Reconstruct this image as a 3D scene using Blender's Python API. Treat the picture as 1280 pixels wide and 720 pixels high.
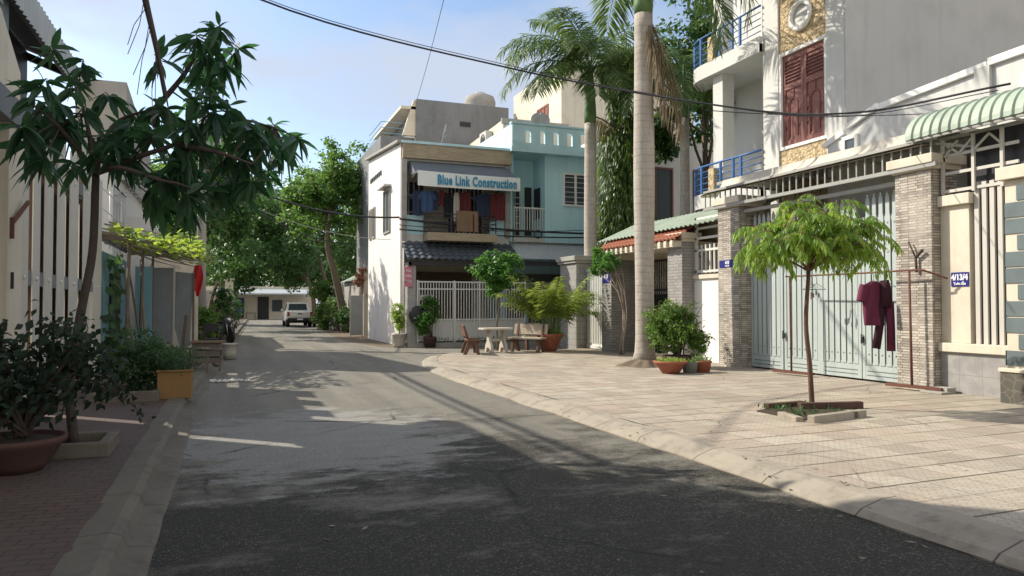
import bpy, math, random
from mathutils import Vector, Matrix
R = math.radians
rnd = random.Random(7)
for o in list(bpy.data.objects): bpy.data.objects.remove(o)
scene = bpy.context.scene
COL = scene.collection

# ------------------------------------------------------------------ camera, sky, sun, exposure
CAM_H = 1.55
YAW, PITCH = math.atan(353/925), math.atan(22/925)
cam = bpy.data.cameras.new('camera'); cam.lens = 36*925/1280; cam.sensor_width = 36
cam.clip_start = 0.05; cam.clip_end = 2000
co = bpy.data.objects.new('camera', cam); COL.objects.link(co)
co.location = (0, 0, CAM_H); co.rotation_euler = (math.pi/2+PITCH, 0, -YAW)
scene.camera = co

SUN_EL, SUN_AZ = R(38), math.atan2(-.735, .678)      # azimuth clockwise from +Y
w = bpy.data.worlds.new('World'); scene.world = w; w.use_nodes = True
nt = w.node_tree; nt.nodes.clear()
sky = nt.nodes.new('ShaderNodeTexSky'); sky.sky_type = 'NISHITA'; sky.sun_disc = False
sky.sun_elevation = SUN_EL; sky.sun_rotation = SUN_AZ % (2*math.pi)
sky.air_density = 1.0; sky.dust_density = 1.2; sky.ozone_density = 1.6
bg = nt.nodes.new('ShaderNodeBackground'); bg.inputs['Strength'].default_value = 0.14
ou = nt.nodes.new('ShaderNodeOutputWorld')
tc = nt.nodes.new('ShaderNodeTexCoord'); mp = nt.nodes.new('ShaderNodeMapping')
mp.inputs['Scale'].default_value = (1.0, 1.0, 2.6); mp.inputs['Location'].default_value = (2.1, 1.7, .4)
cn = nt.nodes.new('ShaderNodeTexNoise'); cn.inputs['Scale'].default_value = 1.9; cn.inputs['Detail'].default_value = 7; cn.inputs['Roughness'].default_value = .55
cr = nt.nodes.new('ShaderNodeValToRGB'); cr.color_ramp.elements[0].position = .46; cr.color_ramp.elements[1].position = .62
cr.color_ramp.elements[1].color = (.85, .85, .85, 1)
mx = nt.nodes.new('ShaderNodeMix'); mx.data_type = 'RGBA'; mx.inputs[7].default_value = (3.5, 3.65, 4.1, 1)
L = nt.links.new
L(tc.outputs['Generated'], mp.inputs['Vector']); L(mp.outputs[0], cn.inputs['Vector']); L(cn.outputs['Fac'], cr.inputs[0])
sx_ = nt.nodes.new('ShaderNodeSeparateXYZ'); L(tc.outputs['Generated'], sx_.inputs[0])
bk = nt.nodes.new('ShaderNodeMapRange'); bk.interpolation_type = 'SMOOTHSTEP'; bk.inputs['From Min'].default_value = .25; bk.inputs['From Max'].default_value = -.55; L(sx_.outputs[1], bk.inputs['Value'])  # brighter sky added behind the camera, out of view, to lift shaded walls
mxx = nt.nodes.new('ShaderNodeMath'); mxx.operation = 'MAXIMUM'; L(cr.outputs[0], mxx.inputs[0]); L(bk.outputs[0], mxx.inputs[1])
cm = nt.nodes.new('ShaderNodeMix'); cm.data_type = 'RGBA'; cm.inputs[6].default_value = (3.3, 3.62, 4.25, 1); cm.inputs[7].default_value = (5.4, 5.3, 5.2, 1); L(bk.outputs[0], cm.inputs[0]); L(cm.outputs[2], mx.inputs[7])
L(mxx.outputs[0], mx.inputs[0]); L(sky.outputs[0], mx.inputs[6]); L(mx.outputs[2], bg.inputs['Color']); L(bg.outputs[0], ou.inputs[0])

sl = bpy.data.lights.new('sun', 'SUN'); sl.energy = 4.4; sl.angle = R(.55); sl.color = (1, .92, .78)
so = bpy.data.objects.new('sun', sl); COL.objects.link(so)
sv = Vector((-math.sin(SUN_AZ)*math.cos(SUN_EL), -math.cos(SUN_AZ)*math.cos(SUN_EL), -math.sin(SUN_EL)))
so.rotation_euler = sv.to_track_quat('-Z', 'Y').to_euler(); so.location = (-20, 20, 30)
scene.view_settings.view_transform = 'Standard'; scene.view_settings.look = 'None'
scene.view_settings.exposure = 0.50; scene.view_settings.gamma = 1
try: scene.view_settings.use_curve_mapping = False
except Exception: pass
scene.cycles.max_bounces = 8; scene.cycles.transparent_max_bounces = 8
scene.cycles.use_denoising = True

# ------------------------------------------------------------------ helpers: mesh builder
def V(*a): return Vector(a)
Z = Vector((0, 0, 1))
class MB:
    def __init__(s): s.v = []; s.f = []; s.mi = []; s.sm = []; s.k = 0; s.smooth = False
    def face(s, idx): s.f.append(idx); s.mi.append(s.k); s.sm.append(s.smooth)
    def poly(s, pts):
        b = len(s.v); s.v += [tuple(p) for p in pts]; s.face(list(range(b, b+len(pts))))
    def box(s, x0, x1, y0, y1, z0, z1):
        b = len(s.v)
        s.v += [(x0,y0,z0),(x1,y0,z0),(x1,y1,z0),(x0,y1,z0),(x0,y0,z1),(x1,y0,z1),(x1,y1,z1),(x0,y1,z1)]
        for f in ((0,3,2,1),(4,5,6,7),(0,1,5,4),(1,2,6,5),(2,3,7,6),(3,0,4,7)): s.face([b+i for i in f])
    def obox(s, c, sx, sy, sz, mat=None):
        b = len(s.v); c = Vector(c)
        for z in (-.5, .5):
            for x, y in ((-.5,-.5),(.5,-.5),(.5,.5),(-.5,.5)):
                p = Vector((x*sx, y*sy, z*sz)); s.v.append(tuple(c+(mat @ p if mat else p)))
        for f in ((0,3,2,1),(4,5,6,7),(0,1,5,4),(1,2,6,5),(2,3,7,6),(3,0,4,7)): s.face([b+i for i in f])
    def beam(s, a, bb, wd, hg):                      # bar of rectangular section from a to bb
        a = Vector(a); bb = Vector(bb); d = bb-a
        q = d.to_track_quat('Y', 'Z').to_matrix(); s.obox((a+bb)/2, wd, d.length, hg, q)
    def tube(s, path, r, n=8, cap=True):
        sm = s.smooth; s.smooth = True
        pts = [Vector(p) for p in path]; m = len(pts)
        rs = r if isinstance(r, (list, tuple)) else [r]*m
        b = len(s.v); prev = None
        for i, p in enumerate(pts):
            d = (pts[min(i+1, m-1)]-pts[max(i-1, 0)])
            d = d.normalized() if d.length > 1e-9 else Z
            if prev is None:
                u = d.cross(Vector((0,1,0)) if abs(d.y) < .9 else Vector((1,0,0))).normalized()
            else:
                u = prev-d*prev.dot(d); u = u.normalized() if u.length > 1e-6 else d.orthogonal().normalized()
            prev = u; vv = d.cross(u)
            for k in range(n):
                a = 2*math.pi*k/n; s.v.append(tuple(p+(u*math.cos(a)+vv*math.sin(a))*rs[i]))
        for i in range(m-1):
            for k in range(n):
                k2 = (k+1) % n; s.face([b+i*n+k, b+i*n+k2, b+(i+1)*n+k2, b+(i+1)*n+k])
        s.smooth = False
        if cap:
            s.face([b+k for k in range(n)][::-1]); s.face([b+(m-1)*n+k for k in range(n)])
        s.smooth = sm
    def lathe(s, c, prof, n=24, axis=None):
        sm = s.smooth; s.smooth = True; c = Vector(c); b = len(s.v)
        q = axis.to_track_quat('Z', 'Y').to_matrix() if axis else None
        for r, z in prof:
            for k in range(n):
                a = 2*math.pi*k/n; p = Vector((r*math.cos(a), r*math.sin(a), z)); s.v.append(tuple(c+(q @ p if q else p)))
        for i in range(len(prof)-1):
            for k in range(n):
                k2 = (k+1) % n; s.face([b+i*n+k, b+i*n+k2, b+(i+1)*n+k2, b+(i+1)*n+k])
        s.smooth = False
        if prof[0][0] > 1e-4: s.face([b+k for k in range(n)][::-1])
        e = b+(len(prof)-1)*n
        if prof[-1][0] > 1e-4: s.face([e+k for k in range(n)])
        s.smooth = sm
    def prism(s, pts, vec):
        pts = [Vector(p) for p in pts]; vec = Vector(vec); n = len(pts); b = len(s.v)
        nr = Vector((0,0,0))
        for i in range(n): nr += pts[i].cross(pts[(i+1) % n])
        if nr.dot(vec) > 0: pts = pts[::-1]
        s.v += [tuple(p) for p in pts]+[tuple(p+vec) for p in pts]
        s.face([b+i for i in range(n)]); s.face([b+n+i for i in range(n)][::-1])
        for i in range(n):
            j = (i+1) % n; s.face([b+j, b+i, b+n+i, b+n+j])
    def grid(s, fn, nu, nv, thick=0):                # surface fn(u,v) -> point
        b = len(s.v)
        for i in range(nu+1):
            for j in range(nv+1): s.v.append(tuple(fn(i/nu, j/nv)))
        for i in range(nu):
            for j in range(nv):
                a = b+i*(nv+1)+j; s.face([a, a+nv+1, a+nv+2, a+1])
    def leaf(s, p, d, L_, W, droop=.3, rows=2, up=None, fold=.25):
        d = d.normalized(); up = up or Z
        sd = d.cross(up); sd = sd.normalized() if sd.length > 1e-3 else Vector((1,0,0))
        nn = sd.cross(d).normalized(); b = len(s.v)
        s.v.append(tuple(p))
        for i in range(1, rows+1):
            t = i/(rows+1); c = p+d*L_*t-Z*droop*L_*t*t; wv = W*.5*math.sin(math.pi*t**.85)**.8
            s.v += [tuple(c+sd*wv+nn*wv*fold), tuple(c), tuple(c-sd*wv+nn*wv*fold)]
        s.v.append(tuple(p+d*L_-Z*droop*L_)); tip = len(s.v)-1
        s.face([b, b+2, b+1]); s.face([b, b+3, b+2])
        for i in range(rows-1):
            q = b+1+3*i; s.face([q, q+1, q+4, q+3]); s.face([q+1, q+2, q+5, q+4])
        q = b+1+3*(rows-1); s.face([q, q+1, tip]); s.face([q+1, q+2, tip])
    def lq(s, p, d, L_, W, nrm):                     # simple one-quad leaf
        sd = d.cross(nrm); sd = sd.normalized()*W*.5 if sd.length > 1e-4 else d.orthogonal().normalized()*W*.5
        m = p+d*L_*.45; b = len(s.v)
        s.v += [tuple(p), tuple(m+sd), tuple(p+d*L_), tuple(m-sd)]; s.face([b, b+1, b+2, b+3])
    def build(s, name, mat, parent=None, bevel=0, local=False):
        me = bpy.data.meshes.new(name)
        vs = s.v
        if parent is not None and not local:
            mi = parent_world(parent).inverted(); vs = [tuple(mi @ Vector(p)) for p in vs]
        me.from_pydata(vs, [], s.f); me.update()
        mats = mat if isinstance(mat, (list, tuple)) else [mat]
        for m in mats: me.materials.append(m)
        me.polygons.foreach_set('material_index', s.mi); me.polygons.foreach_set('use_smooth', s.sm)
        o = bpy.data.objects.new(name, me); COL.objects.link(o)
        if parent is not None: o.parent = parent
        if bevel:
            bv = o.modifiers.new('bevel', 'BEVEL'); bv.width = bevel; bv.segments = 2; bv.limit_method = 'ANGLE'; bv.angle_limit = R(40)
        return o
def parent_world(o):
    m = Matrix.LocRotScale(o.location, o.rotation_euler, o.scale)
    return parent_world(o.parent) @ m if o.parent else m
def tag(o, label=None, cat=None, group=None, kind=None):
    if label: o['label'] = label
    if cat: o['category'] = cat
    if group: o['group'] = group
    if kind: o['kind'] = kind
    return o
def thing(name, label, cat, loc=(0,0,0), rz=0, group=None):
    o = bpy.data.objects.new(name, None); COL.objects.link(o); o.empty_display_size = .2
    o.location = loc; o.rotation_euler = (0, 0, rz); return tag(o, label, cat, group)
def copy_tree(o, parent=None):
    c = o.copy(); COL.objects.link(c)
    if parent is not None: c.parent = parent
    for ch in list(o.children): copy_tree(ch, c)
    return c
def place(o, loc, rz=0, sc=1.0, label=None):
    o.location = loc; o.rotation_euler = (0, 0, rz); o.scale = (sc, sc, sc)
    if label: o['label'] = label
    return o
def struct(mb, name, mat, kind='structure'): return tag(mb.build(name, mat), kind=kind)
def text_part(body, size, mat, parent, matrix, name='lettering', bold=0.0, sx=1.0, extr=.004, align='CENTER', space=1.0):
    cu = bpy.data.curves.new(name, 'FONT'); cu.body = body; cu.size = size; cu.extrude = extr; cu.offset = bold
    cu.align_x = align; cu.align_y = 'CENTER'; cu.resolution_u = 3; cu.space_character = space
    t = bpy.data.objects.new('tmp', cu); COL.objects.link(t)
    dg = bpy.context.evaluated_depsgraph_get(); me = bpy.data.meshes.new_from_object(t.evaluated_get(dg))
    bpy.data.objects.remove(t); me.name = name; me.materials.clear(); me.materials.append(mat)
    me.transform(Matrix.Diagonal((sx, 1, 1, 1))); me.transform(parent_world(parent).inverted() @ matrix)
    o = bpy.data.objects.new(name, me); COL.objects.link(o); o.parent = parent; return o
def frame_m(p, xdir, ydir=Z):
    x = Vector(xdir).normalized(); y = Vector(ydir); y = (y-x*y.dot(x)).normalized(); z = x.cross(y)
    m = Matrix.Identity(4)
    for i in range(3): m[i][0] = x[i]; m[i][1] = y[i]; m[i][2] = z[i]; m[i][3] = p[i]
    return m
def rv(a=1.0): 
    while True:
        p = Vector((rnd.uniform(-1,1), rnd.uniform(-1,1), rnd.uniform(-1,1)))
        if .05 < p.length < 1: return p.normalized()*a
def U(a, b): return rnd.uniform(a, b)
def curve(pts, n=6):                                # Catmull-Rom through points
    P = [Vector(p) for p in pts]; P = [P[0]*2-P[1]]+P+[P[-1]*2-P[-2]]; out = []
    for i in range(1, len(P)-2):
        a, b, c, d = P[i-1:i+3]
        for k in range(n):
            t = k/n; out.append(.5*((2*b)+(c-a)*t+(2*a-5*b+4*c-d)*t*t+(3*b-a-3*c+d)*t**3))
    out.append(P[-2]); return out
def sag(a, b, s, n=16):
    a = Vector(a); b = Vector(b); return [a.lerp(b, i/n)-Z*s*4*(i/n)*(1-i/n) for i in range(n+1)]

# ------------------------------------------------------------------ helpers: materials
class NT:
    def __init__(s, name):
        s.m = bpy.data.materials.new(name); s.m.use_nodes = True; s.t = s.m.node_tree; s.t.nodes.clear()
        s.out = s.n('ShaderNodeOutputMaterial'); s.p = s.n('ShaderNodeBsdfPrincipled'); s.l(s.p.outputs[0], s.out.inputs[0])
    def n(s, k): return s.t.nodes.new(k)
    def l(s, a, b): s.t.links.new(a, b)
    def set(s, inp, v):
        if hasattr(v, 'is_output'): s.l(v, inp)
        elif isinstance(v, (int, float)) and inp.type == 'RGBA': inp.default_value = (v, v, v, 1)
        elif isinstance(v, (tuple, list)) and inp.type == 'RGBA': inp.default_value = (*v[:3], 1)
        else: inp.default_value = v
    def pos(s): return s.n('ShaderNodeNewGeometry').outputs['Position']
    def objc(s): return s.n('ShaderNodeTexCoord').outputs['Object']
    def island(s): return s.n('ShaderNodeNewGeometry').outputs['Random Per Island']
    def map(s, v, sc=(1,1,1), loc=(0,0,0), rot=(0,0,0)):
        q = s.n('ShaderNodeMapping'); s.set(q.inputs['Vector'], v); q.inputs['Scale'].default_value = sc; q.inputs['Location'].default_value = loc; q.inputs['Rotation'].default_value = rot; return q.outputs[0]
    def noise(s, v, scale, detail=4, rough=.55, col=False):
        q = s.n('ShaderNodeTexNoise'); s.set(q.inputs['Vector'], v); q.inputs['Scale'].default_value = scale; q.inputs['Detail'].default_value = detail; q.inputs['Roughness'].default_value = rough
        return q.outputs['Color' if col else 'Fac']
    def vor(s, v, scale, out='Distance', feat='F1'):
        q = s.n('ShaderNodeTexVoronoi'); q.feature = feat; s.set(q.inputs['Vector'], v); q.inputs['Scale'].default_value = scale; return q.outputs[out]
    def brick(s, v, c1, c2, mort, bw, rh, ms=.01, off=.5, sq=1.0, bias=0.0, smooth=.1):
        q = s.n('ShaderNodeTexBrick'); s.set(q.inputs['Vector'], v); q.offset = off; q.squash = sq
        s.set(q.inputs['Color1'], c1); s.set(q.inputs['Color2'], c2); s.set(q.inputs['Mortar'], mort)
        q.inputs['Scale'].default_value = 1; q.inputs['Mortar Size'].default_value = ms; q.inputs['Mortar Smooth'].default_value = smooth
        q.inputs['Bias'].default_value = bias; q.inputs['Brick Width'].default_value = bw; q.inputs['Row Height'].default_value = rh
        return q.outputs['Color'], q.outputs['Fac']
    def ramp(s, f, stops):
        q = s.n('ShaderNodeValToRGB'); s.set(q.inputs[0], f); e = q.color_ramp.elements
        while len(e) < len(stops): e.new(.5)
        for i, (p, c) in enumerate(stops):
            e[i].position = p; e[i].color = (c, c, c, 1) if isinstance(c, (int, float)) else (*c, 1)
        return q.outputs[0]
    def mix(s, f, a, b, mode='MIX'):
        q = s.n('ShaderNodeMix'); q.data_type = 'RGBA'; q.blend_type = mode; s.set(q.inputs[0], f); s.set(q.inputs[6], a); s.set(q.inputs[7], b); return q.outputs[2]
    def math(s, op, a, b=0.0, c=0.0):
        q = s.n('ShaderNodeMath'); q.operation = op; s.set(q.inputs[0], a); s.set(q.inputs[1], b); s.set(q.inputs[2], c); return q.outputs[0]
    def sep(s, v):
        q = s.n('ShaderNodeSeparateXYZ'); s.l(v, q.inputs[0]); return q.outputs
    def comb(s, x, y, z=0.0):
        q = s.n('ShaderNodeCombineXYZ'); s.set(q.inputs[0], x); s.set(q.inputs[1], y); s.set(q.inputs[2], z); return q.outputs[0]
    def boxmap(s):                                   # wall coordinates: along the wall, up the wall
        g = s.n('ShaderNodeNewGeometry'); p = s.sep(g.outputs['Position']); n = s.sep(g.outputs['True Normal'])
        fx = s.math('GREATER_THAN', s.math('ABSOLUTE', n[0]), .6); fz = s.math('GREATER_THAN', s.math('ABSOLUTE', n[2]), .75)
        u = s.n('ShaderNodeMix'); s.l(fx, u.inputs[0]); s.l(p[0], u.inputs[2]); s.l(p[1], u.inputs[3])
        v = s.n('ShaderNodeMix'); s.l(fz, v.inputs[0]); s.l(p[2], v.inputs[2]); s.l(p[1], v.inputs[3])
        return s.comb(u.outputs[0], v.outputs[0], 0.0)
    def bump(s, h, st=.3, dist=.02, prev=None):
        q = s.n('ShaderNodeBump'); q.inputs['Strength'].default_value = st; q.inputs['Distance'].default_value = dist; s.set(q.inputs['Height'], h)
        if prev is not None: s.l(prev, q.inputs['Normal'])
        return q.outputs[0]
    def fin(s, col, rough=.8, bump=None, metal=0, spec=.3):
        s.set(s.p.inputs['Base Color'], col); s.set(s.p.inputs['Roughness'], rough); s.p.inputs['Metallic'].default_value = metal
        s.p.inputs['Specular IOR Level'].default_value = spec
        if bump is not None: s.l(bump, s.p.inputs['Normal'])
        return s.m
def mul(c, k): return tuple(min(1, x*k) for x in c)
def plain(name, col, rough=.7, amp=.18, scale=2.5, streak=0.0, dirt=0.0, bump=.15, bsc=90, metal=0, spec=.3, loc=False):
    """painted / plastered / wooden surface: tonal drift, optional rain streaks and dirt blotches, fine relief"""
    s = NT(name); p = s.objc() if loc else s.pos()
    c = s.mix(s.noise(p, scale, 5), mul(col, 1-amp), mul(col, 1+amp*.7))
    if streak:
        st = s.ramp(s.noise(s.map(p, (3.2, 3.2, .22)), 1.6, 7, .68), [(.50, 0.0), (.82, 1.0)])
        c = s.mix(s.math('MULTIPLY', st, streak), c, mul(col, .42))
    if dirt:
        d = s.ramp(s.noise(p, 1.1, 7, .65), [(.5, 0.0), (.75, 1.0)])
        c = s.mix(s.math('MULTIPLY', d, dirt), c, mul((col[0]*.95, col[1]*.9, col[2]*.8), .4))
    b = s.bump(s.noise(p, bsc, 3), bump, .01) if bump else None
    return s.fin(c, rough, b, metal, spec)
def leafmat(name, c1, c2, trans=.4, tcol=None, rough=.45, dead=None):
    s = NT(name); r = s.island()
    stops = [(0.0, c1), (.75, c2)]
    if dead: stops = [(0.0, c1), (.86, c2), (.93, c2), (.97, dead)]
    c = s.ramp(r, stops); s.fin(c, rough, None, 0, .4)
    t = s.n('ShaderNodeBsdfTranslucent'); tc_ = tcol or (c2[0]*2.2, c2[1]*2.4, c2[2]*1.2)
    s.set(t.inputs[0], s.mix(r, mul(tc_, .8), mul(tc_, 1.2)))
    m = s.n('ShaderNodeMixShader'); m.inputs[0].default_value = trans
    s.l(s.p.outputs[0], m.inputs[1]); s.l(t.outputs[0], m.inputs[2]); s.l(m.outputs[0], s.out.inputs[0]); return s.m

def m_asphalt():
    s = NT('asphalt'); p = s.pos(); q = s.sep(p)
    lo = s.noise(p, .55, 6, .6); mid = s.noise(p, 2.2, 6, .65)
    base = s.mix(mid, (.034, .033, .027), (.072, .069, .057))
    far = s.ramp(s.math('ADD', s.math('DIVIDE', q[1], 30.0), s.math('MULTIPLY', s.math('SUBTRACT', s.noise(s.map(p, (.8, 1.3, 1)), .75, 9, .72), .5), .95)), [(.19, 0.0), (.31, 1.0)])  # near shade and sunlit stretch put into the albedo, over patchy dusty asphalt
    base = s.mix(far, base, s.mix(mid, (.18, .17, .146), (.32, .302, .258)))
    band = s.ramp(s.noise(s.map(p, (1.5, .10, 1)), 1.0, 4, .55), [(.38, 0.0), (.62, 1.0)])
    base = s.mix(s.math('MULTIPLY', band, .30), base, (.05, .048, .043))
    oil = s.ramp(s.noise(p, .95, 5, .7), [(.60, 0.0), (.72, 1.0)])
    base = s.mix(s.math('MULTIPLY', oil, .55), base, (.030, .029, .026))
    # pale cement wash left on the carriageway
    dx = s.math('DIVIDE', s.math('SUBTRACT', q[0], .95), 2.0); dy = s.math('DIVIDE', s.math('SUBTRACT', q[1], 9.0), 2.9)
    rr = s.math('SQRT', s.math('ADD', s.math('MULTIPLY', dx, dx), s.math('MULTIPLY', dy, dy)))
    pm = s.ramp(s.math('ADD', s.math('SUBTRACT', 1.0, rr), s.math('MULTIPLY', s.math('SUBTRACT', s.noise(s.map(p, (1, 1.9, 1)), 1.3, 10, .74), .5), 2.6)), [(.12, 0.0), (.36, 1.0)])
    base = s.mix(s.math('MULTIPLY', pm, .95), base, s.mix(mid, (.24, .236, .222), (.42, .41, .385)))
    sp = s.vor(p, 52, 'Color'); sd = s.vor(p, 52, 'Distance')
    spv = s.ramp(s.sep(sp)[0], [(.35, 0.0), (.95, 1.0)])
    st = s.math('MULTIPLY', s.math('MULTIPLY', s.ramp(sd, [(.28, 1.0), (.52, 0.0)]), spv), s.ramp(s.noise(p, .9, 4, .6), [(.35, .25), (.68, .85)]))
    base = s.mix(st, base, (.30, .27, .215))
    grit = s.noise(p, 24, 8, .82)
    base = s.mix(1.0, base, s.ramp(grit, [(.30, .40), (.5, .95), (.70, 1.0)]), 'MULTIPLY')
    base = s.mix(s.ramp(s.noise(p, 60, 3, .7), [(.58, 0.0), (.72, .38)]), base, (.40, .37, .31))
    # cracks and patch seams
    cr_ = s.vor(s.mix(.12, p, s.noise(p, 3, 4, .6, True)), .42, 'Distance', 'DISTANCE_TO_EDGE')
    ck = s.math('MULTIPLY', s.ramp(cr_, [(.0, 1.0), (.012, 0.0)]), s.ramp(lo, [(.5, 0.0), (.62, 1.0)]))
    base = s.mix(ck, base, (.018, .018, .017))
    h = s.math('ADD', s.math('MULTIPLY', s.ramp(sd, [(0.0, 1.0), (.6, 0.0)]), .6), s.math('MULTIPLY', grit, 1.6))
    return s.fin(base, s.ramp(mid, [(0, .72), (1, .95)]), s.bump(h, .9, .016), 0, .3)
def m_paver():
    s = NT('sidewalk_paver'); p = s.pos(); q = s.sep(p)
    wob = s.mix(.02, p, s.noise(p, 1.3, 3, .5, True))
    wob = s.map(wob, (1,1,1), (.09, .33, 0), (0, 0, R(-1.5)))
    lo = s.noise(p, .8, 6, .6); mid = s.noise(p, 6, 5, .7)
    c1, f1 = s.brick(wob, (.34, .30, .245), (.475, .43, .355), (.25, .218, .178), .42, .42, .007, 0.0)
    c2, f2 = s.brick(s.map(wob, (1,1,1), (.05,.02,0), (0,0,R(45))), (1, 1, 1), (.84, .84, .84), (.60, .57, .53), .105, .052, .005, .5)
    c = s.mix(.8, c1, c2, 'MULTIPLY')
    c = s.mix(s.ramp(lo, [(.45, 0.0), (.72, .5)]), c, (.40, .295, .235))
    c = s.mix(s.ramp(mid, [(.52, 0.0), (.8, .75)]), c, (.20, .17, .135))
    c = s.mix(s.ramp(s.noise(p, .45, 7, .7), [(.55, 0.0), (.75, .5)]), c, (.24, .21, .175))
    brk = s.vor(s.mix(.1, p, s.noise(p, 4, 3, .6, True)), .9, 'Distance', 'DISTANCE_TO_EDGE')
    c = s.mix(s.math('MULTIPLY', s.ramp(brk, [(0.0, 1.0), (.010, 0.0)]), s.ramp(s.noise(p, .7, 2), [(.52, 0.0), (.6, .8)])), c, (.09, .075, .06))
    c = s.mix(s.ramp(s.noise(s.map(p, (.3, 1, 1)), 2.0, 6, .65), [(.56, 0.0), (.75, .45)]), c, (.50, .44, .35))
    rowf = s.math('MULTIPLY', s.math('LESS_THAN', s.math('FRACT', s.math('DIVIDE', s.sep(wob)[1], .42)), .055), s.ramp(s.noise(s.map(p, (.6, 2, 1)), 1.4, 3), [(.4, 0.0), (.5, 1.0)]))
    c = s.mix(s.math('MULTIPLY', rowf, .85), c, (.07, .055, .04))
    h = s.math('SUBTRACT', s.math('MULTIPLY', s.noise(p, 40, 3), .25), s.math('ADD', s.math('MULTIPLY', f1, .8), s.math('ADD', s.math('MULTIPLY', f2, .4), rowf)))
    return s.fin(c, .85, s.bump(h, .5, .012), 0, .25)
def m_redpaver():
    s = NT('red_paver'); p = s.pos(); lo = s.noise(p, 1.2, 6, .6)
    c, f = s.brick(s.map(p, (1,1,1), (0,0,0), (0,0,R(8))), (.125, .082, .068), (.10, .070, .060), (.05, .043, .038), .2, .1, .007, .5)
    c = s.mix(s.ramp(lo, [(.4, 0.0), (.75, .8)]), c, (.11, .085, .075))
    return s.fin(c, .8, s.bump(s.math('SUBTRACT', s.math('MULTIPLY', s.noise(p, 50, 3), .3), f), .5, .01))
def m_kerb(name='kerb_concrete', col=(.36, .32, .26)):
    s = NT(name); p = s.pos(); q = s.sep(p); lo = s.noise(p, 1.6, 7, .65)
    c = s.mix(lo, mul(col, .6), mul(col, 1.15))
    c = s.mix(s.ramp(s.noise(p, 5, 6, .7), [(.5, 0.0), (.8, .75)]), c, mul(col, .35))
    j = s.math('LESS_THAN', s.math('FRACT', s.math('DIVIDE', q[1], 1.05)), .014)
    c = s.mix(s.math('MULTIPLY', j, .8), c, (.06, .05, .04))
    return s.fin(c, .85, s.bump(s.math('SUBTRACT', s.noise(p, 70, 4), j), .35, .012))
def m_stone(name, c1, c2, mort, bw, rh, ms=.006, off=.5, bst=.8, amp=.5, rough=.8):
    s = NT(name); v = s.boxmap(); p = s.pos()
    vv = s.mix(.012, v, s.noise(p, 7, 2, .5, True))
    c, f = s.brick(vv, c1, c2, mort, bw, rh, ms, off, .8)
    c = s.mix(s.math('MULTIPLY', s.noise(p, 14, 5, .7), amp), c, mul(c2, .55))
    c = s.mix(s.ramp(s.noise(p, 1.3, 6, .6), [(.5, 0.0), (.8, .5)]), c, mul(c1, 1.15))
    h = s.math('SUBTRACT', s.noise(p, 30, 4, .65), s.math('MULTIPLY', f, 1.2))
    return s.fin(c, rough, s.bump(h, bst, .02))
def m_chip(name, c1, c2):
    s = NT(name); p = s.pos(); d = s.vor(s.boxmap(), 16, 'Distance'); cc = s.sep(s.vor(s.boxmap(), 16, 'Color'))[0]
    c = s.mix(cc, c1, c2); c = s.mix(s.ramp(d, [(.45, 0.0), (.75, .8)]), c, mul(c1, .4))
    return s.fin(c, .85, s.bump(s.math('SUBTRACT', 1.0, d), .8, .03))
def m_trunk_palm():
    s = NT('palm_bark'); p = s.objc(); q = s.sep(p); nz = s.noise(p, 1.5, 4)
    z = s.math('ADD', q[2], s.math('MULTIPLY', nz, .16))
    ring = s.math('FRACT', s.math('MULTIPLY', z, s.math('ADD', 6.0, 0.0)))
    rg = s.math('MULTIPLY', s.ramp(ring, [(0.0, 1.0), (.14, 0.0), (.86, 0.0), (1.0, 1.0)]), s.ramp(s.noise(p, 3.0, 4), [(.35, .25), (.6, 1.0)]))
    c = s.mix(s.noise(s.map(p, (6, 6, 1.2)), 2.5, 6, .65), (.26, .225, .19), (.52, .475, .42))
    c = s.mix(s.math('MULTIPLY', rg, .45), c, (.20, .17, .14))
    c = s.mix(s.ramp(s.noise(p, 2.3, 6, .65), [(.52, 0.0), (.75, .7)]), c, (.58, .55, .50))
    h = s.math('ADD', s.math('MULTIPLY', rg, -1.0), s.noise(s.map(p, (1,1,.3)), 30, 4))
    return s.fin(c, .85, s.bump(h, .3, .015))
def m_bark(name, c1, c2):
    s = NT(name); p = s.objc(); n = s.noise(s.map(p, (1, 1, .22)), 22, 6, .65)
    return s.fin(s.mix(n, c1, c2), .9, s.bump(n, .7, .02))
def m_tile_wall():
    s = NT('grey_wall_tile'); p = s.pos(); v = s.boxmap()
    c, f = s.brick(v, (.33, .32, .31), (.37, .36, .35), (.22, .21, .2), .4, .41, .004, 0.0)
    cl = s.noise(p, 5, 5, .6); c = s.mix(s.ramp(cl, [(.42, 0.0), (.6, .6)]), c, (.24, .235, .235))
    return s.fin(c, .35, s.bump(f, .1, .005), 0, .45)
def m_marble(name, c1, c2):
    s = NT(name); v = s.boxmap(); d = s.vor(s.mix(.1, v, s.noise(s.pos(), 4, 3, .5, True)), 7, 'Distance', 'DISTANCE_TO_EDGE')
    c = s.mix(s.noise(s.pos(), 3, 5), c1, c2); c = s.mix(s.ramp(d, [(0.0, .8), (.06, 0.0)]), c, mul(c2, 1.5))
    return s.fin(c, .5, s.bump(d, .3, .01))
def glass(name='window_glass', col=(.03, .04, .045)):
    s = NT(name); p = s.pos(); return s.fin(s.mix(s.noise(p, 1.1, 2), col, mul(col, 2.2)), .08, None, 0, .6)

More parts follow.
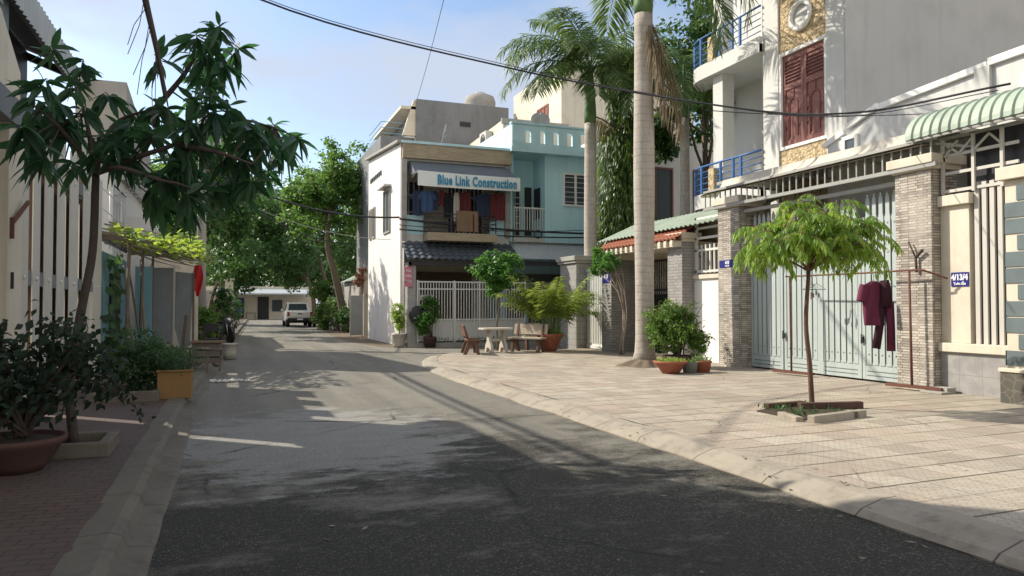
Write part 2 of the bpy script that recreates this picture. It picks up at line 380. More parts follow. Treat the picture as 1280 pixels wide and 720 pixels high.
M = {}
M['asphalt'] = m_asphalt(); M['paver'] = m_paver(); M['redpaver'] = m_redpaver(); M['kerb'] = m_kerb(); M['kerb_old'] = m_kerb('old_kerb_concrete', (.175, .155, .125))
M['earth'] = plain('earth', (.16, .125, .09), .95, .4, 3, 0, .5, .6, 30)
M['ground'] = plain('dusty_ground', (.22, .19, .15), .95, .3, .6, 0, .4, .3, 20)
M['cream'] = plain('cream_paint', (.66, .60, .49), .7, .12, 1.5, .4, .3)
M['white'] = plain('white_paint', (.58, .575, .55), .6, .08, 1.5, .2, .1)
M['white_clean'] = plain('clean_white_paint', (.78, .77, .74), .5, .06, 2, .05, 0)
M['stainwhite'] = plain('stained_white_render', (.76, .73, .70), .8, .14, 1.1, .5, .3, .3, 60)
M['concrete'] = plain('bare_concrete', (.215, .225, .24), .9, .3, .7, .45, .4, .4, 50)
M['concrete_lt'] = plain('pale_concrete', (.36, .345, .315), .9, .25, 1.2, .3, .3, .4, 50)
M['render_grey'] = plain('grey_cement_render', (.475, .47, .455), .9, .14, .6, .22, .22, .3, 60)
M['teal'] = plain('aqua_paint', (.53, .80, .87), .7, .12, 1.3, .3, .15)
M['tealpeel'] = plain('peeling_aqua_paint', (.50, .71, .77), .75, .18, 3, .15, .5)
M['blue'] = plain('blue_rail_paint', (.045, .13, .34), .45, .15, 4, 0, .1)
M['sky_door'] = plain('faded_blue_paint', (.20, .37, .46), .6, .2, 3, .35, .3)
M['gate'] = plain('grey_green_gate_paint', (.42, .475, .465), .5, .08, 1.2, .35, .22, .08)
M['gate_seam'] = plain('gate_seam_shadow_gap', (.10, .115, .115), .6, .1)
M['pale_gate'] = plain('grey_white_gate_paint', (.54, .52, .475), .55, .08, 2, .12, .1, .05)
M['whitegate'] = plain('white_metal_paint', (.66, .66, .63), .5, .08, 3, .15, .1, .05)
M['grille'] = plain('grey_steel_paint', (.33, .33, .31), .5, .15, 3, .1, .1, .05)
M['dark'] = plain('dark_metal', (.035, .035, .04), .5, .2)
M['black'] = plain('black_rubber', (.014, .014, .015), .6, .2, 4)
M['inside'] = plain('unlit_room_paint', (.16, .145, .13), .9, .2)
M['rust'] = plain('rusty_red_steel', (.15, .065, .045), .7, .4, 8, 0, .4, .4, 60, loc=True)
M['wood'] = plain('weathered_wood', (.20, .13, .085), .8, .35, 5, .3, .3, .4, 40)
M['plank'] = plain('grey_plank', (.16, .13, .11), .85, .35, 5, .2, .3, .4, 40)
M['shutter'] = plain('maroon_wood_shutter', (.22, .085, .070), .5, .12, 3, .1, .1, .1)
M['ochre'] = plain('ochre_ceramic_box', (.27, .155, .06), .6, .2, 4, .25, .3)
M['terracotta'] = plain('terracotta', (.33, .115, .07), .75, .2, 5, .25, .25, .2, 60, loc=True)
M['terracotta_dk'] = plain('old_terracotta', (.10, .055, .043), .8, .25, 5, .25, .3, .2, 60, loc=True)
M['greypot'] = plain('grey_pot', (.20, .205, .20), .8, .2, 5, .2, .2, .2, 60, loc=True)
M['bench'] = plain('terrazzo_bench', (.46, .40, .32), .7, .25, 6, .2, .35, .3, 50, loc=True)
M['bench_dk'] = plain('brown_stained_bench_stone', (.15, .085, .06), .7, .25, 6, .2, .3, .3, 50, loc=True)
M['table'] = plain('worn_table_stone', (.50, .46, .39), .7, .2, 6, .2, .35, .3, 50, loc=True)
M['soil'] = plain('soil', (.06, .045, .032), .95, .4, 9, 0, 0, .8, 40, loc=True)
M['cladding'] = m_stone('split_stone_cladding', (.66, .60, .52), (.29, .255, .22), (.17, .15, .13), .19, .046)
M['cladding_grey'] = m_stone('grey_stone_cladding', (.40, .385, .36), (.29, .28, .265), (.16, .155, .15), .3, .08)
M['greyblock'] = m_stone('grey_block_pillar', (.36, .35, .33), (.30, .29, .28), (.2, .195, .19), .5, .2, .006)
M['tanchip'] = m_chip('tan_stone_chip', (.62, .50, .32), (.50, .37, .21))
M['tanband'] = m_stone('tan_band_tile', (.52, .44, .32), (.42, .34, .24), (.30, .25, .18), .5, .055, .005)
M['tilewall'] = m_tile_wall(); M['darkmarble'] = m_marble('crazy_dark_stone', (.075, .07, .06), (.13, .12, .10))
M['slate'] = plain('slate_blue_cladding', (.135, .17, .178), .55, .2, 4, .3, .35)
M['tile_dark'] = plain('blue_grey_roof_tile', (.085, .10, .125), .45, .25, 6, 0, .2, .1, 60, 0, .5)
M['tile_red'] = plain('red_roof_tile', (.38, .155, .10), .6, .3, 8, .1, .3, .2, 60)
M['sheet_green'] = plain('pale_green_roof_sheet', (.36, .43, .35), .55, .18, 4, .25, .4, .05)
M['sheet_grey'] = plain('galvanised_sheet', (.22, .235, .25), .5, .25, 3, .25, .3, .05)
M['sheet_pale'] = plain('pale_roof_sheet', (.42, .46, .48), .5, .2, 2, .2, .2, .05)
M['awning'] = plain('grey_awning_cloth', (.15, .17, .20), .8, .15, 2, .2, .2, .2, 120)
M['canopy'] = plain('beige_canopy_sheet', (.52, .48, .41), .6, .08, 2, .25, .15, .05)
M['banner'] = plain('white_banner_vinyl', (.74, .78, .78), .5, .05, 3, .1, .1, .05)
M['bannertext'] = plain('banner_blue_ink', (.05, .26, .42), .6, .1)
M['plateblue'] = plain('number_plate_blue', (.020, .024, .19), .4, .1)
M['platewhite'] = plain('number_plate_white', (.75, .75, .78), .5, .05)
M['pink'] = plain('pink_sign_board', (.55, .20, .27), .6, .15)
M['redcloth'] = plain('red_cloth', (.52, .03, .035), .7, .2, 6, 0, 0, .3, 30)
M['maroon'] = plain('plum_jersey_cloth', (.135, .028, .06), .9, .12, 8, 0, 0, .3, 200, loc=True)
M['maroon_dk'] = plain('dark_plum_cloth', (.045, .014, .026), .9, .2, 8, 0, 0, .3, 200, loc=True)
M['navycloth'] = plain('navy_cloth', (.03, .042, .085), .9, .25, 6); M['winecloth'] = plain('wine_cloth', (.13, .028, .034), .9, .25, 6)
M['palecloth'] = plain('pale_cloth', (.46, .44, .42), .9, .15, 6); M['blackcloth'] = plain('black_cloth', (.02, .02, .025), .9, .2, 6)
M['bluecloth'] = plain('blue_cloth', (.05, .095, .20), .9, .25, 6)
M['carwhite'] = plain('white_car_paint', (.72, .71, .66), .25, .03, 2, 0, 0, 0, spec=.6)
M['lamp_red'] = plain('red_lens', (.35, .02, .015), .2, .1, spec=.6)
M['chrome'] = plain('bright_metal', (.5, .5, .5), .3, .1, metal=.9)
M['bucket'] = plain('dirty_white_plastic', (.50, .47, .42), .6, .15, 6, .3, .4, loc=True)
M['glass'] = glass(); M['shutgrey'] = plain('window_louvre_shade', (.06, .075, .085), .4, .3, 6)
M['palm_bark'] = m_trunk_palm(); M['bark'] = m_bark('bark', (.09, .065, .045), (.22, .175, .135)); M['bark_dk'] = m_bark('dark_bark', (.045, .034, .027), (.11, .085, .07))
M['crownshaft'] = plain('green_crownshaft', (.115, .20, .075), .4, .3, 3, 0, 0, .1, loc=True)
M['mango'] = leafmat('mango_leaf', (.016, .042, .027), (.045, .10, .048), .40, (.07, .21, .06), .36)
M['bush_dk'] = leafmat('dark_bush_leaf', (.008, .018, .011), (.017, .036, .018), .2, (.03, .08, .025), .65)
M['young'] = leafmat('bright_young_leaf', (.070, .16, .024), (.19, .31, .05), .5, (.36, .54, .07), .45, (.30, .24, .06))
M['pottree'] = leafmat('glossy_green_leaf', (.045, .125, .026), (.085, .21, .04), .38, (.17, .38, .06), .4)
M['palmleaf'] = leafmat('palm_leaflet', (.038, .090, .030), (.10, .165, .048), .36, (.20, .29, .07), .45)
M['palmleaf_yel'] = leafmat('yellow_green_palm_leaflet', (.07, .14, .03), (.15, .22, .045), .42, (.34, .42, .07), .45)
M['palmdry'] = leafmat('dry_palm_leaflet', (.22, .17, .12), (.34, .28, .20), .25, (.4, .32, .2), .8)
M['ashoka'] = leafmat('drooping_column_leaf', (.018, .052, .016), (.075, .145, .026), .40, (.20, .30, .045), .35)
M['treeleaf'] = leafmat('street_tree_leaf', (.045, .115, .028), (.095, .20, .042), .42, (.18, .32, .055), .45)
M['treeleaf_dk'] = leafmat('dense_tree_leaf', (.028, .078, .024), (.065, .145, .036), .35, (.11, .22, .045), .45)
M['shrub'] = leafmat('shrub_leaf', (.045, .11, .024), (.105, .20, .038), .40, (.24, .38, .06), .45)
M['lettuce'] = leafmat('pale_pot_herb_leaf', (.13, .24, .04), (.21, .34, .06), .45, (.4, .55, .1), .5)
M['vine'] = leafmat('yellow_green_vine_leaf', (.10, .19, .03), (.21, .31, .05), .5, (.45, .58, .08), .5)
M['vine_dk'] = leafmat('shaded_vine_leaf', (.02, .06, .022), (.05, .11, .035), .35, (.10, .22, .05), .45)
M['drybrown'] = leafmat('dry_brown_leaf', (.16, .065, .04), (.27, .13, .08), .25, (.35, .15, .08), .8)
M['bark_red'] = m_bark('reddish_bark', (.075, .04, .03), (.19, .115, .085))
M['twig'] = m_bark('dry_twig', (.16, .13, .10), (.36, .30, .24))

# ------------------------------------------------------------------ ground, road, kerbs, pavements
mb = MB(); mb.box(-160, 160, -60, 300, -.6, -.012); struct(mb, 'ground', M['ground'])
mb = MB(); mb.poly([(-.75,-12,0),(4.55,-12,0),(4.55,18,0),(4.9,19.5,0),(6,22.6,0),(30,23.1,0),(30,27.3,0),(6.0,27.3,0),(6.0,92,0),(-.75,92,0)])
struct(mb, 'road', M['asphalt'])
SW = .10
edge = [(4.32,-12),(4.32,14.5)]+[tuple(p[:2]) for p in curve([(4.32,14.6,0),(4.42,17.0,0),(4.78,19.2,0),(5.35,21.0,0),(6.3,22.15,0),(7.6,22.62,0),(9.5,22.8,0)], 5)]+[(30,23.0)]
def inset(path, d):
    out = []
    for i, p in enumerate(path):
        a = Vector(path[max(i-1,0)]); b = Vector(path[min(i+1,len(path)-1)]); t = (b-a).normalized(); n = Vector((t.y,-t.x)); q = Vector(p)+n*d; out.append((q.x,q.y))
    return out
prof = [(0,-.02),(0,.012),(.05,.045),(.24,SW+.004),(.40,SW+.008),(.42,SW-.02)]
mb = MB(); dense = []
for i in range(len(edge)-1):
    a, b = Vector(edge[i]), Vector(edge[i+1]); k = max(1, int((b-a).length/.35))
    dense += [tuple(a.lerp(b, j/k)) for j in range(k)]
dense.append(edge[-1])
rows = []
krand = [U(-1,1) for _ in range(400)]
def kj(i): return krand[int(i/3) % 400]
for d, z in prof:
    row = inset(dense, d); rows.append([(x+U(-.008,.008)+.022*kj(i_), y, z+(U(-.007,.007)+.014*kj(i_+7) if .03 < z < .2 else 0)) for i_, (x, y) in enumerate(row)])
b0 = len(mb.v)
for r in rows: mb.v += r
n = len(dense)
for i in range(len(rows)-1):
    for j in range(n-1): mb.face([b0+i*n+j, b0+(i+1)*n+j, b0+(i+1)*n+j+1, b0+i*n+j+1][::-1])
struct(mb, 'kerb', M['kerb'])
inn = inset(edge, .41)
mb = MB(); mb.poly([(x,y,SW) for x,y in inn]+[(30,-12,SW)]); struct(mb, 'sidewalk', M['paver'])
# left pavement: red pavers, old two-step kerb
mb = MB(); mb.box(-4.5, -.84, -12, 17.5, -.3, .12); mb.prism([(-4.5,17.5,-.3),(-.7,17.5,-.3),(1.72,86,-.3),(-4.5,86,-.3)],(0,0,.40)); struct(mb, 'side_pavement', M['redpaver'])
mb = MB()
ys = [-12+.5*i for i in range(0, 196)]
def kl(y): return -.62+.035*max(0, y-13)
pr = [(-.26,.10),(-.25,.124),(-.06,.128),(0,.10),(.03,.035),(.16,.022),(.22,-.02)]
b0 = len(mb.v)
for d, z in pr:
    for y in ys: mb.v.append((kl(y)+d+U(-.012,.012), y, z+U(-.006,.006)))
n = len(ys)
for i in range(len(pr)-1):
    for j in range(n-1): mb.face([b0+i*n+j, b0+(i+1)*n+j, b0+(i+1)*n+j+1, b0+i*n+j+1])
struct(mb, 'kerb', M['kerb_old'])
mb = MB(); mb.poly([(5.3,27.3,.004),(6.1,27.3,.004),(6.6,38,.004),(6.4,48,.004),(5.4,47,.004),(5.0,40,.004),(4.7,33,.004)]); struct(mb, 'dirt_verge', M['earth'])

# ------------------------------------------------------------------ sheet builders
def corrugated(mb, a, b, c, d, waves, amp, th=.006, bow=0.0, nv=10, shape='sin'):
    """sheet from edge a-b to edge d-c, ridges running from a-b to d-c; bow lifts the middle"""
    a, b, c, d = map(Vector, (a, b, c, d)); nrm = (b-a).cross(d-a).normalized(); nrm = nrm if nrm.z >= 0 else -nrm
    def fn(u, v):
        w_ = math.sin(2*math.pi*waves*u)
        if shape == 'rib': w_ = 1 if (waves*u) % 1 > .82 else -.6
        return a.lerp(b, u).lerp(d.lerp(c, u), v)+nrm*(amp*w_+bow*math.sin(math.pi*v*.5+math.pi*.5*0)*(1-v)*2)
    s0 = mb.smooth; mb.smooth = shape == 'sin'; nu = waves*(8 if shape == 'sin' else 12); mb.grid(fn, nu, nv)
    mb.grid(lambda u, v: fn(u, v)-nrm*th, nu, nv); mb.smooth = s0
def tiles(mb, a, b, c, d, ncol, nrow, amp=.025):
    """tiled slope: a-b eave, d-c ridge; stepped courses of rolled tiles"""
    a, b, c, d = map(Vector, (a, b, c, d)); nrm = (b-a).cross(d-a).normalized(); nrm = nrm if nrm.z >= 0 else -nrm
    nu = ncol*6
    for r in range(nrow):
        v0, v1 = r/nrow, (r+1.12)/nrow
        def fn(u, v):
            vv = v0+(v1-v0)*v; t = (u*ncol) % 1
            return a.lerp(b, u).lerp(d.lerp(c, u), vv)+nrm*(amp*math.sin(2*math.pi*t)+.045*(1-v)+.01)
        s0 = mb.smooth; mb.smooth = True; mb.grid(fn, nu, 1); mb.smooth = False
        b0 = len(mb.v)
        for i in range(nu+1): p = fn(i/nu, 0); mb.v += [tuple(p), tuple(p-nrm*.05)]
        for i in range(nu): mb.face([b0+2*i, b0+2*i+2, b0+2*i+3, b0+2*i+1])
        mb.smooth = s0
    mb.poly([a-nrm*.03, b-nrm*.03, c-nrm*.03, d-nrm*.03])
def bars(mb, a, b, h, n, r=.012, sq=True):           # n upright bars between a and b
    a = Vector(a); b = Vector(b)
    for i in range(n):
        p = a.lerp(b, i/(n-1)); mb.box(p.x-r, p.x+r, p.y-r, p.y+r, p.z, p.z+h)
def win_y(parent, x0, x1, y, z0, z1, fm, nx=2, depth=.06, w=.06, bars_=0, pane=None, face=-1):
    """window in a wall facing -Y (face=-1): frame part with pane sub-part and sash dividers"""
    m = MB(); yo = y+face*depth
    ya, yb = min(y, yo), max(y, yo)
    m.box(x0, x1, ya, yb, z1-w, z1); m.box(x0, x1, ya, yb, z0, z0+w); m.box(x0, x0+w, ya, yb, z0+w, z1-w); m.box(x1-w, x1, ya, yb, z0+w, z1-w)
    for i in range(1, nx):
        x = x0+(x1-x0)*i/nx; m.box(x-w*.6, x+w*.6, ya, yb, z0+w, z1-w)
    f = m.build('window', fm, parent)
    g = MB(); g.box(x0+w*.5, x1-w*.5, y+face*.012, y+face*.02, z0+w*.5, z1-w*.5); pn = g.build('pane', pane or M['glass'], f)
    if bars_:
        q = MB()
        for i in range(bars_):
            z = z0+w+(z1-z0-2*w)*(i+.5)/bars_; q.box(x0+w, x1-w, y+face*.025, y+face*.035, z-.012, z+.012)
        q.build('louvre', M['whitegate'], f)
    return f
def win_x(parent, x, y0, y1, z0, z1, fm, ny=1, depth=.05, w=.07, pane=None, louv=0):
    m = MB(); xa = x-depth
    m.box(xa, x, y0, y1, z1-w, z1); m.box(xa, x, y0, y1, z0, z0+w); m.box(xa, x, y0, y0+w, z0+w, z1-w); m.box(xa, x, y1-w, y1, z0+w, z1-w)
    for i in range(1, ny):
        y = y0+(y1-y0)*i/ny; m.box(xa, x, y-w*.5, y+w*.5, z0+w, z1-w)
    f = m.build('window', fm, parent)
    g = MB(); g.box(x-.02, x-.012, y0+w*.5, y1-w*.5, z0+w*.5, z1-w*.5); g.build('pane', pane or M['glass'], f)
    return f

# ================================================================== RIGHT SIDE: gate house and its front
XF = 11.1
def gate_pillar(y0, y1, x0, x1, h, label, mat, cap, grp=None, capm=None):
    t = thing('gate_pillar', label, 'pillar', ((x0+x1)/2, (y0+y1)/2, SW), 0, grp)
    m = MB(); m.box(x0, x1, y0, y1, SW-.05, h); m.build('shaft', mat, t, .008)
    m = MB(); m.box(x0-cap, x1+cap, y0-cap, y1+cap, h+.002, h+.09); m.box(x0-cap-.05, x1+cap+.05, y0-cap-.05, y1+cap+.05, h+.09, h+.25); m.build('cap', capm or M['cream'], t, .012)
    return t
gate_pillar(9.15, 9.88, XF, XF+.62, 3.88, 'split stone pillar between the wide gate and the blue number plate', M['cladding'], .05)
gate_pillar(14.22, 15.02, XF, XF+.62, 3.88, 'split stone pillar between the wide gate and the white barred fence', M['cladding'], .05)

# wide gate of four leaves
t = thing('metal_gate', 'wide grey green metal gate of tall pointed slats in four leaves', 'gate', (11.45, 12.05, SW))
G0, G1 = 9.88, 14.22; GX = 11.42
lw = (G1-G0)/4
for k in range(4):
    y0 = G0+lw*k+.012; y1 = y0+lw-.024
    m = MB(); x = GX+(.02 if k == 2 else 0)
    m.k = 0
    m.box(x, x+.05, y0, y0+.07, SW+.04, 3.25); m.box(x, x+.05, y1-.07, y1, SW+.04, 3.25)
    m.box(x+.003, x+.047, y0+.07, y1-.07, SW+.04, SW+.30)
    m.box(x+.02, x+.06, y0+.07, y1-.07, SW+.30, SW+.36); m.box(x+.02, x+.06, y0+.07, y1-.07, 3.15, 3.22)
    ns = 6; sw_ = (y1-y0-.14)/ns
    m.k = 1; m.box(x+.036, x+.046, y0+.07, y1-.07, SW+.36, 3.15)
    for z in (SW+.12, SW+.2): m.box(x-.003, x+.01, y0+.1, y1-.1, z-.006, z+.006)
    for i in range(ns):
        a = y0+.07+sw_*i+.018; b = a+sw_-.036; c = (a+b)/2; top = 3.68
        m.k = 0
        m.prism([(x+.006,a,SW+.32),(x+.006,b,SW+.32),(x+.006,b,3.22),(x+.006,b-.015,3.28),(x+.006,b-.015,top-.09),(x+.006,c,top),(x+.006,a+.015,top-.09),(x+.006,a+.015,3.28),(x+.006,a,3.22)], (.022,0,0))
        m.k = 2
        for z in (.62, 2.55, 3.1): m.lathe((x+.006,c,z), [(.016,0),(.016,.008),(.006,.012)], 8, Vector((-1,0,0)))
    m.build('gate_leaf', [M['gate'], M['gate_seam'], M['grille']], t)
for y in (G0+lw, G0+lw*3): m = MB(); m.tube([(GX-.03,y-.02,.9+SW),(GX-.03,y-.02,.72+SW)], .016); m.box(GX-.04, GX, y-.05, y-.01, .74+SW, .85+SW); m.build('latch', M['dark'], t)

# canopy over the wide gate: barred frieze and curved beige fascia
t = thing('gate_canopy', 'beige curved canopy with a barred frieze over the wide gate', 'canopy', (11.3, 12.2, 3.9))
m = MB(); m.box(11.02, 11.09, 9.0, 15.5, 3.90, 3.97); m.box(11.02, 11.07, 9.0, 15.5, 4.34, 4.39)
m.box(11.2, 11.3, 9.9, 14.2, 3.72, 3.79); m.build('rail', M['grille'], t)
m = MB(); bars(m, (11.05, 9.1, 3.965), (11.05, 15.45, 3.965), .38, 33, .013); m.build('bar', M['grille'], t)
m = MB()
def fas(u, v):
    y = 9.2+u*6.6; a = v*math.pi/2; s = min(1, (1-u)*14)
    return (10.93+.55*math.sin(a)+(1-s)*.18, y, 4.31+.30*(1-math.cos(a))*1.0*s+.06*v)
m.smooth = True; m.grid(fas, 40, 8); m.grid(lambda u, v: Vector(fas(u, v))-V(0,0,.03)+V(.02,0,0), 40, 8); m.build('fascia', M['canopy'], t)
m = MB(); m.box(11.5, 16.2, 9.2, 15.6, 4.60, 4.67); m.build('deck', M['concrete_lt'], t)
m = MB()
for y in (9.3, 11, 12.7, 14.4): m.beam((11.05,y,4.36), (11.6,y,4.56), .03, .03); m.beam((11.05,y,4.36), (16,y,4.36), .03, .05)
m.build('bracket', M['grille'], t)
# courtyard behind the gate
t = thing('courtyard_house', 'shaded single storey house behind the wide gate', 'house', (16.2, 12, 0))
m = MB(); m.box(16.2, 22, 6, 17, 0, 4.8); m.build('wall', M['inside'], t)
m = MB(); m.box(16.12, 16.19, 10.5, 11.5, .1, 2.4); m.build('door', M['shutter'], t)

# bay with number plate
t = thing('fence_wall', 'cream wall panel with grey tile base and steel grille beside the split stone pillar', 'wall', (11.4, 8.7, 0))
m = MB(); m.box(11.3, 11.62, 8.62, 9.148, .93, 3.22); m.build('panel', M['cream'], t, .006)
m = MB(); m.box(11.22, 11.66, 8.56, 9.145, 3.222, 3.40); m.build('coping', M['cream'], t, .01)
m = MB(); m.box(11.20, 11.66, 7.82, 9.145, .78, .928); m.build('sill', M['cream'], t, .01)
m = MB(); m.box(11.26, 11.66, 7.80, 9.143, 0, .778); m.build('tile_base', M['tilewall'], t)
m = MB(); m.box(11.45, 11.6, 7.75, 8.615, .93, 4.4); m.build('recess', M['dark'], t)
m = MB()
for i in range(6): y = 7.82+i*.13; m.box(11.32, 11.36, y, y+.075, .93, 3.55)
for z in (3.45, 3.75, 4.05): m.box(11.30, 11.33, 7.8, 9.12, z, z+.05)
for y in (8.02, 8.5, 9.05): m.box(11.27, 11.31, y, y+.05, 3.42, 4.35)
for a, b in (((11.29,9.05,4.28),(11.29,8.78,4.08)), ((11.29,8.78,4.08),(11.29,8.55,4.28)), ((11.29,8.5,4.1),(11.29,8.25,4.3)), ((11.29,8.25,4.3),(11.29,8.05,4.1)), ((11.29,9.05,4.06),(11.29,8.8,4.3))): m.beam(a, b, .03, .03)
m.build('grille', M['pale_gate'], t)
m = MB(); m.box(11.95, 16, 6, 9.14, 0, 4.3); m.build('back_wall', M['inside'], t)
def plate(p0, p1, nrm, label, big, small, size, sx=1.0):
    """blue enamel number plate on a wall; p0-p1 run along its middle"""
    p0 = Vector(p0); p1 = Vector(p1); nrm = Vector(nrm); c = (p0+p1)/2; x = (p1-p0); wd = x.length; x.normalize(); h = size
    t = thing('number_plate', label, 'number plate', c)
    m = MB(); q = frame_m(c+nrm*.008, x, Z).to_3x3(); m.obox(c+nrm*.008, wd, h, .012, q); pl = m.build('plate', M['plateblue'], t)
    if big: text_part(big, h*.56, M['platewhite'], t, frame_m(c+nrm*.016+Z*h*.13, x), 'number', .006, sx, .002)
    if small: text_part(small, h*.26, M['platewhite'], t, frame_m(c+nrm*.016-Z*h*.31, x), 'street_name', .002, 1.0, .002)
    return t
plate((11.3, 8.95, 1.985), (11.3, 8.64, 1.985), (-1,0,0), 'blue house number plate reading 4/13/4 on the cream wall panel', '4/13/4', 'Tuân lễn', .235, .88)
# round green sheet awning
t = thing('awning', 'rounded pale green corrugated awning above the number plate bay', 'awning', (11.2, 8, 4.4))
m = MB()
def rawn(u, v):
    y = 9.5-u*4.2; rib = .03*(1 if (u*24) % 1 > .72 else 0); a = v*math.pi*.5; rr = .52+rib
    return (11.45-rr*math.cos(a)*1.05, y, 4.40+(rr*.95)*math.sin(a))
m.grid(rawn, 24*8, 10); m.grid(lambda u, v: Vector(rawn(u, v))+V(.02,0,-.015), 24*8, 10); m.build('sheet', M['sheet_green'], t)
m = MB(); m.box(10.92, 10.97, 5.3, 9.48, 4.35, 4.40); m.box(11.3, 11.36, 5.3, 9.48, 4.35, 4.40)
for y in (5.4, 6.6, 7.7, 8.6, 9.3): m.beam((10.95,y,4.38), (11.5,y,4.38), .03, .03); m.beam((10.98,y,4.4), (11.45,y,4.75), .025, .025)
m.build('frame', M['grille'], t)
# clad end pillar
t = thing('gate_pillar', 'square pillar with slate blue horizontal boards over a dark crazy stone base', 'pillar', (11.1, 7.4, 0))
m = MB(); m.box(10.88, 11.5, 6.9, 7.72, .62, 3.42); m.build('shaft', M['cream'], t)
m = MB(); z = .66; i = 0
while z < 3.3:
    h = .22; off = .20 if i % 3 == 1 else 0.0
    m.box(10.865, 10.885, 6.9, 7.74-off, z, z+h); m.box(10.865, 11.5, 7.722, 7.735, z, z+h) if off == 0 else None; z += h+.025; i += 1
m.build('board', M['slate'], t)
m = MB(); m.box(10.8, 11.56, 6.85, 7.78, 0, .56); m.build('base', M['darkmarble'], t)
m = MB(); m.box(10.78, 11.58, 6.83, 7.80, .562, .62); m.box(10.78, 11.58, 6.83, 7.80, 3.43, 3.62); m.build('coping', M['cream'], t, .008)

# white panel fence with bars
t = thing('fence_wall', 'white wall panel topped by a pale barred rail beside the split stone pillar', 'wall', (11.6, 16, 0))
m = MB(); m.box(11.58, 11.78, 15.02, 16.7, 0, 2.25); m.build('panel', M['white_clean'], t)
m = MB(); m.box(11.52, 11.82, 15.02, 16.7, 2.252, 2.36); m.build('sill', M['cream'], t, .008)
m = MB()
for z in (2.42, 2.98, 3.30, 3.56, 3.82): m.box(11.60, 11.66, 15.02, 16.7, z, z+.06)
m.build('rail', M['whitegate'], t)
m = MB(); bars(m, (11.63, 15.15, 2.4), (11.63, 16.6, 2.4), .75, 9, .022); m.box(11.6,11.66,16.62,16.7,2.36,3.88); m.build('bar', M['whitegate'], t)
gate_pillar(16.7, 17.4, 11.2, 11.75, 3.25, 'slim pale stone pillar between the barred fence and the dark house gate', M['cladding_grey'], .0)
# house gate in its recess
t = thing('metal_gate', 'dark scrollwork gate in the recessed house entrance', 'gate', (12.3, 18.9, 0))
m = MB(); m.box(12.3, 12.34, 17.4, 20.4, .12, .2); m.box(12.3, 12.34, 17.4, 20.4, 2.0, 2.06); m.box(12.3, 12.34, 17.4, 20.4, 2.9, 2.96)
bars(m, (12.32, 17.45, .15), (12.32, 20.35, .15), 2.8, 24, .012); m.build('frame', M['dark'], t)
m = MB()
for k in range(16):
    y = 17.55+k*.18; m.tube([(12.29,y+.075*math.cos(a),2.35+.28*(k%2)+.1*math.sin(a)) for a in [i*.63 for i in range(11)]], .009, 5)
    m.tube([(12.29,y+.07*math.cos(a),1.2+.3*(k%2)+.1*math.sin(a)) for a in [i*.63 for i in range(11)]], .009, 5)
m.build('scrollwork', M['grille'], t)
m = MB(); m.box(12.345, 12.36, 17.4, 20.4, .12, 1.9); m.build('sheet', M['dark'], t)
gate_pillar(20.42, 21.05, 11.1, 12.6, 2.98, 'grey stone pillar carrying a small number plate beside the white gate', M['cladding_grey'], .0)
plate((11.1, 20.98, 2.42), (11.1, 20.5, 2.42), (-1,0,0), 'small blue number plate on the grey pillar by the white gate', '4/13', '', .32, .8)
plate((11.1, 14.95, 2.55), (11.1, 14.35, 2.55), (-1,0,0), 'small blue number plate on stone partly behind the young tree leaves', '4/13', 'Tuân lễn', .17, .9)
# entrance roofs
t = thing('porch_roof', 'small red tiled roof over the recessed entrance', 'roof', (11.5, 19, 3.3))
m = MB(); tiles(m, (10.95,21.1,3.30), (10.95,16.62,3.30), (11.7,16.7,3.72), (11.7,21.0,3.72), 24, 4, .02); m.build('tile_slope', M['tile_red'], t)
m = MB(); m.box(11.0, 12.7, 16.72, 21.0, 3.12, 3.27)
for k in range(15): y = 16.75+k*.3; m.box(10.93, 11.0, y, y+.12, 3.17, 3.28)
m.build('beam', M['cream'], t)
t = thing('porch_roof', 'pale green rolled sheet roof behind the red tiled porch', 'roof', (12, 18, 3.8))
m = MB(); corrugated(m, (11.25,21.6,3.62), (11.25,14.3,3.68), (12.6,14.3,4.25), (12.6,21.6,4.22), 34, .022); m.build('sheet', M['sheet_green'], t)
m = MB(); m.box(12.4,12.6,14.9,21.6,0,4.15); m.build('wall', M['cream'], t)

# white sheet gate and grey capped pillar
t = thing('metal_gate', 'narrow grey white sheet metal gate beside the grey capped pillar', 'gate', (11.45, 22, 0))
m = MB(); m.box(11.40, 11.44, 21.06, 22.68, .14, 2.72)
for i in range(13): y = 21.1+i*.122; m.box(11.37, 11.40, y, y+.045, .3, 2.65)
m.box(11.36, 11.46, 21.06, 22.68, 2.70, 2.78); m.box(11.36, 11.46, 21.06, 22.68, .12, .22); m.build('sheet', M['whitegate'], t)
m = MB(); m.lathe((11.36, 21.95, 1.2), [(.05,0),(.05,.03),(.02,.04)], 10, Vector((-1,0,0))); m.build('lock', M['dark'], t)
gate_pillar(22.7, 24.0, 11.0, 11.75, 3.0, 'broad grey block pillar with a moulded pale cap behind the potted palm', M['greyblock'], .07, None, M['concrete_lt'])
# low house seen in the shade behind the palms
t = thing('shaded_house', 'white two storey house with dark shuttered windows half hidden behind the palms', 'house', (17, 27, 0))
m = MB(); m.box(14.4, 22, 26, 34, 0, 8.6); m.build('wall', M['stainwhite'], t)
m = MB(); m.box(14.3, 22, 25.1, 25.98, 4.4, 4.62); m.build('balcony', M['white'], t)
win_y(t, 15.3, 17.0, 26, 4.9, 7.2, M['shutter'], 2, .06, .08, 0, M['shutgrey']); win_y(t, 18, 19.6, 26, 4.9, 7.2, M['shutter'], 2, .06, .08, 0, M['shutgrey'])
m = MB(); m.box(15.2, 16.6, 25.9, 25.97, .1, 2.5); m.build('door', M['dark'], t)

